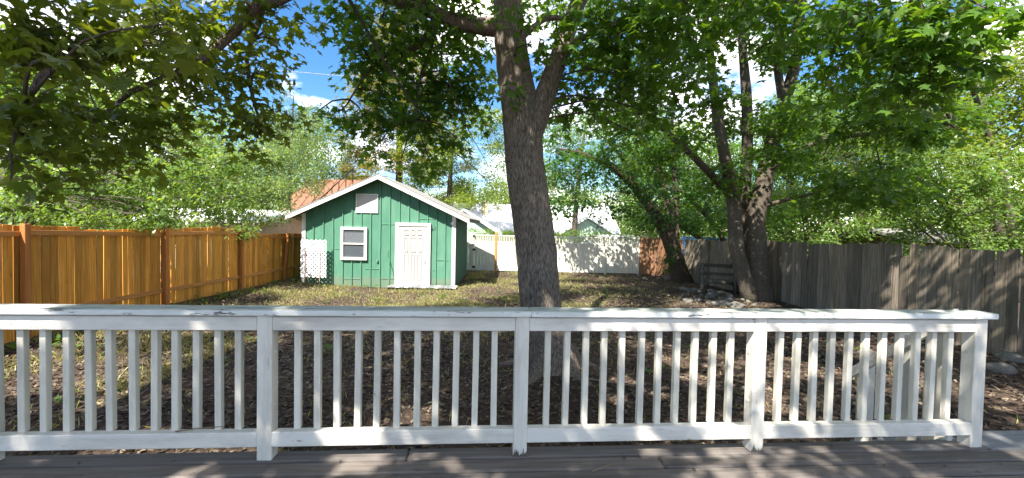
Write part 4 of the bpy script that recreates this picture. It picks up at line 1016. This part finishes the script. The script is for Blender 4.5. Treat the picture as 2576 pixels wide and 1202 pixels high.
print('leaning', len(p))
ivy = thing('ivy_bush', 'small dark evergreen ivy bush clinging to foot of leaning tree', 'bush', tuple(G(1683, 700)[:2]) + (0,))
cli = [CL(1683, 650, 16.4, 20), CL(1675, 675, 16.4, 17), CL(1690, 622, 16.5, 14)]
cli = [tuple(np.array(c[:3]) - np.array(ivy.location)) + tuple(c[3:]) for c in cli]
p, d, n, s, TWi = make_leaves(cli, 2.4, .08, 10, .10)
crown_near(ivy, 0, (p, d, n, s), M['leaf_maple_dark'], DIAM, None)
MB().tube([(0, 0, -.05), (.02, .02, .5), (.05, .05, 1.1)], [.03, .025, .01], 6).build('stem', M['twig'], ivy)

# ------------------------------------------------------------------ trees and shrubs beyond the fences
def bgtree(name, label, base, clumps, mat, size, dens, per=10, tw=.3, tpl=DIAM, nobj=0, hi=None, r=.12, cat='tree', stems=1, group=None, bark='twig', droop=.5, flat=.3, rnd=.42, maxt=4):
    root = thing(name, label, cat, base, 0, group)
    loc = np.array(base); cl = [tuple(np.array(c[:3]) - loc) + tuple(c[3:]) for c in clumps]
    cen = np.mean([c[:3] for c in cl], axis=0); zt = max(c[2] for c in cl)
    limbs = []
    for k in range(stems):
        a_ = 2 * math.pi * k / stems; sx = 0 if stems == 1 else .12
        e = Vector((cen[0], cen[1], zt)) if stems == 1 else Vector(cl[(k * 3) % len(cl)][:3])
        b_ = Vector((sx * math.cos(a_), sx * math.sin(a_), -.1))
        limbs.append(([b_, b_.lerp(e, .35) + Vector((0, 0, .15 * e.z)), e], [r, r * .75, r * .15]))
    ln = trunk_mesh(root, limbs, M[bark], 10, .35, .05)
    p, d, n, s, TW = make_leaves(cl, dens, size, per, tw, droop=droop, flat=flat, rnd=rnd)
    p[:, 2] = np.maximum(p[:, 2], .05)
    crown_near(root, nobj, (p, d, n, s), M[mat], tpl, hi)
    add_twigs(root, cl, TW, ln, M['twig'], .014, maxt)
    print(name, len(p)); return root
def grid_cl(boxes, depth, step, rr, mu=(.6, 1.0), fl=.85, seed=1):
    r_ = random.Random(seed); out = []; step *= .85
    for (x0, y0, x1, y1) in boxes:
        for gx in np.arange(x0, x1 + 1, step):
            for gy in np.arange(y0, y1 + 1, step):
                dd = r_.uniform(*depth); out.append(CL(gx + r_.uniform(-.4, .4) * step, gy + r_.uniform(-.4, .4) * step, dd, r_.uniform(*rr) * .9, r_.uniform(*mu), fl))
    return out
OV = OVAL
bgtree('leafy_shrub', 'bright leafy shrub behind near end of cedar fence', (-11.0, 9.2, 0), grid_cl([(-20, 470, 430, 590), (150, 400, 430, 460)], (8.9, 10.4), 48, (32, 46), seed=2), 'leaf_light', 0.1, 2.6, 9, 0.18, OV, 150, OV, .05, 'shrub', 5, droop=.7)
bgtree('young_cherry_tree', 'tall light green tree peaking between dark boughs behind cedar fence', (-9.7, 12.2, 0), grid_cl([(400, 420, 620, 590), (430, 330, 540, 410)], (11.5, 13.2), 48, (30, 42), seed=3) + [CL(490, 300, 12.2, 22), CL(400, 470, 12, 34), CL(610, 500, 12.4, 30)], 'leaf_light', 0.11, 2.6, 9, 0.2, OV, 150, OV, .07, 'tree', 3, droop=.8)
bgtree('round_shrub_tree', 'round light green tree over the beige outbuilding', (-10.0, 15.1, 0), grid_cl([(560, 380, 745, 550)], (14.6, 15.6), 44, (30, 44), seed=5), 'leaf_pale', 0.11, 2.6, 9, 0.22, OV, 60, OV, .10, 'tree', 2)
bgtree('hanging_birch', 'airy pale birch hanging beside the sky gap', (-11.8, 22.5, 0), grid_cl([(670, 290, 820, 480)], (20.5, 23.5), 40, (24, 36), (.7, 1.1), 1.0, seed=6) + [CL(715, 240, 22, 18, .6)], 'leaf_pale', 0.1, 2.0, 10, 0.25, DIAM, 0, None, .14, 'tree', 1, droop=1.4, flat=.9)
# conifer behind the shed: whorls of drooping boughs
co = []
rc = random.Random(9)
for k in range(26):
    u = k / 25; z = 3.5 + u * 17.5; rad = 5.4 * (1 - u) ** .7 + .25
    for j in range(14 if u < .55 else (8 if u < .7 else 5)):
        a_ = rc.uniform(0, 6.28); r_ = rad * rc.uniform(.35, 1); co.append((-8.2 + r_ * math.cos(a_), 31 + r_ * math.sin(a_), z - .12 * r_, .75, .75, .35, rc.uniform(.4, .9)))
bgtree('tall_conifer', 'tall olive-yellow conifer rising behind the shed ridge', (-8.2, 31, 0), co, 'leaf_conifer', 0.20, 4.0, 10, 0.3, NEED, 0, None, .3, 'tree', 1, bark='bark3', droop=.2, flat=.3)
co2 = []
for k in range(16):
    u = k / 15; z = 2.0 + u * 6.2; rad = 1.9 * (1 - u) ** .8 + .15
    for j in range(4):
        a_ = rc.uniform(0, 6.28); r_ = rad * rc.uniform(.3, 1); co2.append((-14.6 + r_ * math.cos(a_), 38 + r_ * math.sin(a_), z, .6, .6, .35, .8))
bgtree('blue_spruce', 'small blue-green spruce far behind left of shed ridge', (-14.6, 38, 0), co2, 'leaf_blue', 0.16, 2, 10, 0.3, NEED, 0, None, .15, 'tree', 1, droop=.2)
bgtree('yellow_green_tree', 'yellow-green tree above white roof left of big trunk', (-4.2, 27.5, 0), grid_cl([(1030, 300, 1290, 500)], (25.5, 30), 46, (26, 40), (.6, 1.1), seed=7), 'leaf_yellow', 0.15, 2.8, 10, 0.3, DIAM, 0, None, .2, 'tree', 1)
bgtree('pale_green_tree', 'pale green tree above roof right of big trunk', (3.8, 27, 0), grid_cl([(1375, 300, 1580, 530)], (24.5, 29), 46, (28, 42), (.6, 1.1), seed=8), 'leaf_light', 0.15, 2, 10, 0.3, DIAM, 0, None, .2, 'tree', 1)
bgtree('corner_tree', 'dense green tree behind the corner of weathered fence', (11.5, 21.5, 0), grid_cl([(1600, 380, 1930, 605)], (19, 23), 54, (34, 50), (.8, 1.3), seed=10), 'leaf_maple', 0.14, 2.4, 10, 0.3, DIAM, 60, OV, .16, 'tree', 2)
bgtree('sunny_shrub', 'sunlit pale shrub behind fence right of triple-stem maple', (11.2, 16.2, 0), grid_cl([(1930, 490, 2260, 612)], (14.6, 16.4), 44, (30, 42), seed=11), 'leaf_light', 0.12, 2.6, 9, 0.22, OV, 100, OV, .06, 'shrub', 4)
bgtree('broad_tree', 'broad green tree filling background beyond weathered fence', (15.2, 17.5, 0), grid_cl([(1960, 250, 2440, 500)], (15.5, 19), 62, (38, 56), (.8, 1.3), seed=12), 'leaf_light', 0.14, 2.4, 10, 0.28, OV, 60, OV, .16, 'tree', 2)
bgtree('viburnum_shrub', 'bright bushy shrub over the brown outbuilding at right', (13.8, 12.2, 0), grid_cl([(2270, 400, 2600, 622)], (11.0, 12.6), 52, (36, 50), seed=13), 'leaf_light', 0.11, 2.6, 9, 0.2, OV, 150, OV, .06, 'shrub', 5)
bgtree('lime_tree', 'sunny yellow-green tree at the far right edge', (16.6, 14.0, 0), grid_cl([(2400, 110, 2640, 430)], (12.6, 15), 66, (42, 62), (.5, .9), seed=14), 'leaf_yellow', 0.14, 2.4, 10, 0.28, OV, 100, OV, .16, 'tree', 2)
# farther wood behind everything, trees told apart by their places
far = [(-15.5, 29, 10, 'leaf_pale', 'pale tree behind the red roof house'), (-24, 27, 13, 'leaf_light', 'tall light tree beyond the round shrub tree'), (-30, 24, 12, 'leaf_light', 'broad pale tree far off behind the cedar fence'), (-24, 36, 11, 'leaf_pale', 'tall pale tree far behind the red roof'), (3, 46, 10, 'leaf_light', 'round tree beyond the white roof ridge, behind big trunk'), (-6, 48, 8, 'leaf_yellow', 'yellowish tree beyond left end of white roof'),
       (13, 38, 13, 'leaf_light', 'tall tree far behind the leaning tree'), (21, 33, 14, 'leaf_maple', 'dark tall tree far behind triple-stem maple'), (27, 26, 14, 'leaf_light', 'tall light tree far behind the broad tree'), (31, 19, 13, 'leaf_yellow', 'sunny tree far behind the lime tree'), (-20, 17, 10, 'leaf_light', 'leafy tree far behind the leafy shrub at left edge')]
for i, (x, y, h, mt, lb) in enumerate(far):
    cl = shell(32, (x, y, h * .5), (h * .40, h * .40, h * .5), h * .11, h * .17, -1, .8)
    bgtree('background_tree', lb, (x, y, 0), cl, mt, .24, 2.0, 10, .5, DIAM, 0, None, .25, 'tree', 1, 'trees beyond the neighbouring yards')
# the far wood that closes the view at the horizon
cl = []
for az in np.arange(-66, 67, 2.3):
    for k in range(3):
        r_ = random.uniform(52, 70); a_ = math.radians(az + random.uniform(-1, 1)); q_ = random.uniform(2.0, 3.2)
        cl.append((r_ * math.sin(a_), r_ * math.cos(a_), .8 + k * 2.3 + random.uniform(-.4, .8), q_, q_, q_ * .8, 1.0))
p, d, n, s, _ = make_leaves(cl, 1.8, .55, 10, .9); p[:, 2] = np.maximum(p[:, 2], .1)
kind(link('distant_wood', leaves_mesh('distant_wood', p, d, n, s, DIAM, M['leaf_light'])), 'stuff')
# hedge behind the white fence
for i, (x0, x1, lb) in enumerate(((1185, 1300, 'low green hedge topping the white fence left of big trunk'), (1390, 1500, 'low green hedge topping white fence right of big trunk'), (1520, 1610, 'hedge bush behind right end of white fence'))):
    a = wx(x0); c = wx(x1); xs_ = np.arange(a, c, .5)
    cl = [(x, 21.6 + random.uniform(-.2, .3), z, .45, .4, .4, 1.0) for x in xs_ for z in (.7, 1.25, 1.72)]
    bgtree('hedge_bush', lb, ((a + c) / 2, 21.6, 0), cl, 'leaf_light', .09, 2.2, 9, .16, DIAM, 0, None, .04, 'hedge', 4)

# ------------------------------------------------------------------ rustic bench, stones, sticks
p0 = G(1798, 742); be = thing('log_bench', 'rustic old log bench in shade beside the triple-stem maple', 'bench', (p0.x + .25, p0.y + .28, ground_h(p0.x, p0.y)), math.radians(-24))
def log(a, c, r, nm): return MB().tube([a, Vector(a).lerp(Vector(c), .5) + Vector((0, 0, .008)), c], [r, r * 1.06, r * .96], 9).build(nm, M['logwood'], be, smooth=True)
for x in (-.5, .5):
    log((x, -.3, -.08), (x, -.3, .62), .055, 'leg'); log((x, .28, -.08), (x, .32, .92), .055, 'leg')
    log((x, -.38, .66), (x, .34, .66), .05, 'armrest'); log((x, -.28, .34), (x, .28, .34), .035, 'side_rail')
for k in range(4): MB().box((-.52, -.30 + k * .145, .395), (.52, -.165 + k * .145, .435), .008).build('seat_plank', M['logwood'], be)
log((-.5, -.3, .36), (.5, -.3, .36), .035, 'front_rail'); log((-.5, .28, .36), (.5, .28, .36), .035, 'back_rail')
MB().box((-.56, .275, .83), (.56, .325, .95), .01).build('back_plank', M['logwood'], be); MB().box((-.5, .285, .55), (.5, .32, .66), .01).build('back_plank', M['logwood'], be)

rs = random.Random(21)
stone_me = []
for k in range(6):
    import bmesh
    bm = bmesh.new(); bmesh.ops.create_icosphere(bm, subdivisions=2, radius=1)
    for v in bm.verts:
        q = v.co.copy(); f = 1 + .28 * noise.noise(q * 1.1 + Vector((k * 7, 0, 0))) + .08 * noise.noise(q * 3 + Vector((0, k * 5, 0))); v.co = Vector((q.x * f * 1.15, q.y * f * .85, q.z * f * .62))
    me = bpy.data.meshes.new('stone'); bm.to_mesh(me); bm.free(); me.polygons.foreach_set('use_smooth', [True] * len(me.polygons)); me.materials.append(M['stone']); stone_me.append(me)
def stone(x, y, r, label, group=None, squash=1.0):
    o = link('stone', stone_me[rs.randrange(6)], None, (x, y, ground_h(x, y) + r * .22), (rs.uniform(-.2, .2), rs.uniform(-.2, .2), rs.uniform(0, 6.28))); o.scale = (r, r, r * squash)
    return tag(o, label, 'stone', group)
for px_, py_, r in ((2540, 905, .20), (2520, 935, .17)):
    g = G(px_, py_); stone(g.x, g.y, r, 'large pale rock at fence foot right of railing end' if r > .18 else 'lower of two pale rocks right of railing end')
g = G(2180, 888); stone(g.x, g.y, .13, 'long grey rock on soil seen behind fourth railing bay')
g = G(2090, 868); stone(g.x, g.y, .13, 'small pale rock on soil left of long grey rock')
for (cx_, cy_, wx_, wy_, n_) in ((1800, 748, 55, 16, 22), (1850, 770, 60, 12, 16), (1680, 698, 60, 12, 16), (1760, 735, 40, 10, 8)):
    for k in range(n_):
        g = G(cx_ + rs.gauss(0, wx_ * .5), cy_ + rs.gauss(0, wy_ * .5)); 
        if g.x > 7.1: continue
        if cx_ == 1680: stone(g.x, g.y, rs.uniform(.06, .14), 'grey stone in the heap at foot of leaning tree', 'stones by the leaning tree')
        else: stone(g.x, g.y, rs.uniform(.06, .15), 'grey rounded stone among those between bench and triple-stem maple', 'stones by the triple-stem maple')
def stick(pts, r, label, z=None):
    o = MB().tube(pts, [r, r * .9, r * .5][:len(pts)] if len(pts) == 3 else r, 5).build('stick', M['stick']); return tag(o, label, 'stick')
def gp(px_, py_, dz=.02): g = G(px_, py_); return Vector((g.x, g.y, ground_h(g.x, g.y) + dz))
stick([gp(1780, 735), gp(1810, 742, .05), gp(1838, 745)], .03, 'pale fallen branch under the log bench')
stick([gp(1450, 965), gp(1560, 975, .03), gp(1640, 985)], .012, 'thin dead branch lying right of trunk foot')
stick([gp(420, 755), gp(455, 745, .08), gp(480, 720)], .015, 'dry stick in weeds at foot of cedar fence')
bp = lambda x, y, z: (ROT @ Vector((x, y, 0))) + R0 + Vector((0, 0, z))
stick([bp(-2.12, .02, DZ + .182), bp(-1.99, .03, DZ + .196), bp(-1.84, .04, DZ + .20)], .004, 'little twig lying on bottom rail of leftmost railing bay')
stick([bp(.42, -.20, DZ + .006), bp(.50, -.16, DZ + .008), bp(.57, -.13, DZ + .007)], .004, 'tiny twig on deck boards right of splintered middle post')

# a dried vine and a few living leaves on the cedar fence
vn = thing('fence_vine', 'dry brown vine with few leaves clinging to far cedar fence panel', 'vine', (LX + .0, 14.0, 0))
for k in range(9):
    a_ = rs.uniform(-.25, .25); z_ = .55 + k * .13
    MB().tube([(-.045, a_, z_), (-.03, a_ + rs.uniform(-.2, .2), z_ + .09), (-.035, a_ + rs.uniform(-.2, .2), z_ + .20)], .006, 4).build('stem', M['stick'], vn)
p = np.stack([RNG.uniform(-.04, .10, 46), RNG.normal(size=46) * .10 - 1.22, RNG.normal(size=46) * .14 + 1.72], -1); d = RNG.normal(size=(46, 3)); d[:, 2] -= 1; n = np.tile([1., 0, .4], (46, 1)) + RNG.normal(size=(46, 3)) * .4
kind(link('leaves', leaves_mesh('leaves', p, d, n, RNG.uniform(.06, .12, 46), OVAL, M['leaf_maple']), vn), 'stuff')

# utility lines
def cable(name, pts, r, label, mat):
    P2, R2 = resample(pts, [r] * len(pts), 1.0); o = MB().tube(P2, R2, 5).build(name, mat); return tag(o, label, 'cable', None)
cable('utility_cable', [Vector((-1.08, -1.5, 3.8)), W(880, 0, 2.97), W(965, 150, 4.03), W(1060, 290, 6.0), W(1130, 372, 8.5), W(1215, 445, 13.4), Vector((-.4, 31.6, 3.6))], .012, 'thick black cable crossing foliage left of big trunk', M['rubber'])
cable('utility_cable', [Vector((-.6, -1.5, 4.05)), W(1085, 50, 3.72), W(1120, 180, 4.97), W(1180, 330, 8.05), W(1230, 420, 12.9), Vector((-.3, 31.6, 3.8))], .008, 'thin black cable between thick cable and big trunk', M['rubber'])
cable('power_line', [W(500, 165, 40), W(735, 180, 42), W(900, 192, 44), W(1250, 200, 46)], .03, 'pale wire crossing the blue sky gap', M['wire'])
cable('power_line', [W(700, 365, 36), W(860, 380, 37), W(1040, 385, 38), W(1230, 368, 40), W(1500, 350, 42)], .035, 'pale wire in front of the tall conifer', M['wire'])

# ------------------------------------------------------------------ ground cover
def scatter_ground(n, x0, x1, y0, y1, fn):
    x = RNG.uniform(x0, x1, n); u = RNG.random(n); y = y0 * (y1 / y0) ** (u ** .8)
    w = np.array([fn(a, c) for a, c in zip(x, y)]); k = RNG.random(n) < w; x, y = x[k], y[k]
    z = np.array([ground_h(a, c) for a, c in zip(x, y)]); return np.stack([x, y, z], -1)
def inyard(x, y):
    if x < -7.95: return 0
    if x > 7.1 + (17.8 - y) * .165 and y < 18: return 0
    if y > 18 and x > 6.6: return 0
    if -7.1 < x < -1.9 and 14.72 < y < 19: return 0
    return 1
def shade(x, y):       # how bare / leafy the yard is: grassy strip by the shed, litter elsewhere
    g = 1 / (1 + math.exp(-(y - 9.6 - .35 * max(0, x + 1)) * 1.1)); g *= 1 / (1 + math.exp((x - 3.2) * .9)); return g
def lit_fn(x, y):
    return inyard(x, y) * (1 - .6 * shade(x, y)) * (.35 + .65 * max(0, min(1, noise.noise((x * .8, y * .8, 3)) * 1.6 + .65)))
p = scatter_ground(85000, -8, 9.3, 2.9, 20.5, lit_fn); n_ = len(p); p[:, 2] += .006
d = RNG.normal(size=(n_, 3)); d[:, 2] *= .25; n = np.tile([0, 0, 1.0], (n_, 1)) + RNG.normal(size=(n_, 3)) * .35
s = RNG.uniform(.03, .085, n_)
kind(link('leaf_litter', leaves_mesh('leaf_litter', p, d, n, s, CURL, M['litter'])), 'stuff'); print('litter', n_)
def grass_fn(x, y):
    k = max(0, min(1, noise.noise((x * .75, y * .75, 8)) * 1.9 + .55 + .5 * noise.noise((x * 2.6, y * 2.6, 5)))); f = 1.25 * shade(x, y) * (.08 + .92 * k ** 1.5)
    if x < -4.5: f = max(f, .55 * k * (1 if y > 5 else .3))
    return inyard(x, y) * min(1, f + .02)
p = scatter_ground(190000, -8, 7, 3.0, 20.4, grass_fn); n_ = len(p)
d = RNG.normal(size=(n_, 3)) * .7; d[:, 2] = RNG.uniform(.35, 1.2, n_); n = RNG.normal(size=(n_, 3))
s = RNG.uniform(.04, .12, n_)
kind(link('grass', leaves_mesh('grass', p, d, n, s, BLADE, M['grass'])), 'stuff'); print('grass', n_)
def weed_fn(x, y):
    k = max(0, noise.noise((x * 1.1, y * 1.1, 15)) * 1.8 + .1)
    f = .10 * k * shade(x, y) + .7 * math.exp(-((x + 7.6) / .55) ** 2) * (k + .35) + .05 * k * (x < -2)
    if 14.2 < y < 14.7 and -7.2 < x < -1.5: f += .25
    return inyard(x, y) * min(1, f + .006)
c = scatter_ground(5200, -7.95, 7, 3.0, 20.2, weed_fn); per = 9; n_ = len(c) * per
p = np.repeat(c, per, 0); a = RNG.random(n_) * 6.28; sc_ = np.repeat(RNG.uniform(.5, 1.4, len(c)), per)
d = np.stack([np.cos(a), np.sin(a), RNG.uniform(.1, 1.1, n_)], -1); n = np.stack([-np.cos(a) * .6, -np.sin(a) * .6, np.ones(n_)], -1)
p = p + np.stack([np.cos(a), np.sin(a), RNG.uniform(.1, 1.6, n_)], -1) * (.05 * sc_)[:, None]
s = RNG.uniform(.05, .11, n_) * sc_
kind(link('ground_weeds', leaves_mesh('ground_weeds', p, d, n, s, OVAL, M['weed'])), 'stuff'); print('weeds', n_)
# loose leaves and crumbs on the deck
n_ = 70; p = np.array([tuple(bp(RNG.uniform(-3.4, 4.0), RNG.uniform(-1.0, .10), DZ + .006)) for _ in range(n_)])
d = RNG.normal(size=(n_, 3)); d[:, 2] *= .15; n = np.tile([0, 0, 1.0], (n_, 1)) + RNG.normal(size=(n_, 3)) * .15
kind(link('deck_debris', leaves_mesh('deck_debris', p, d, n, RNG.uniform(.01, .035, n_), CURL, M['litter'])), 'stuff')
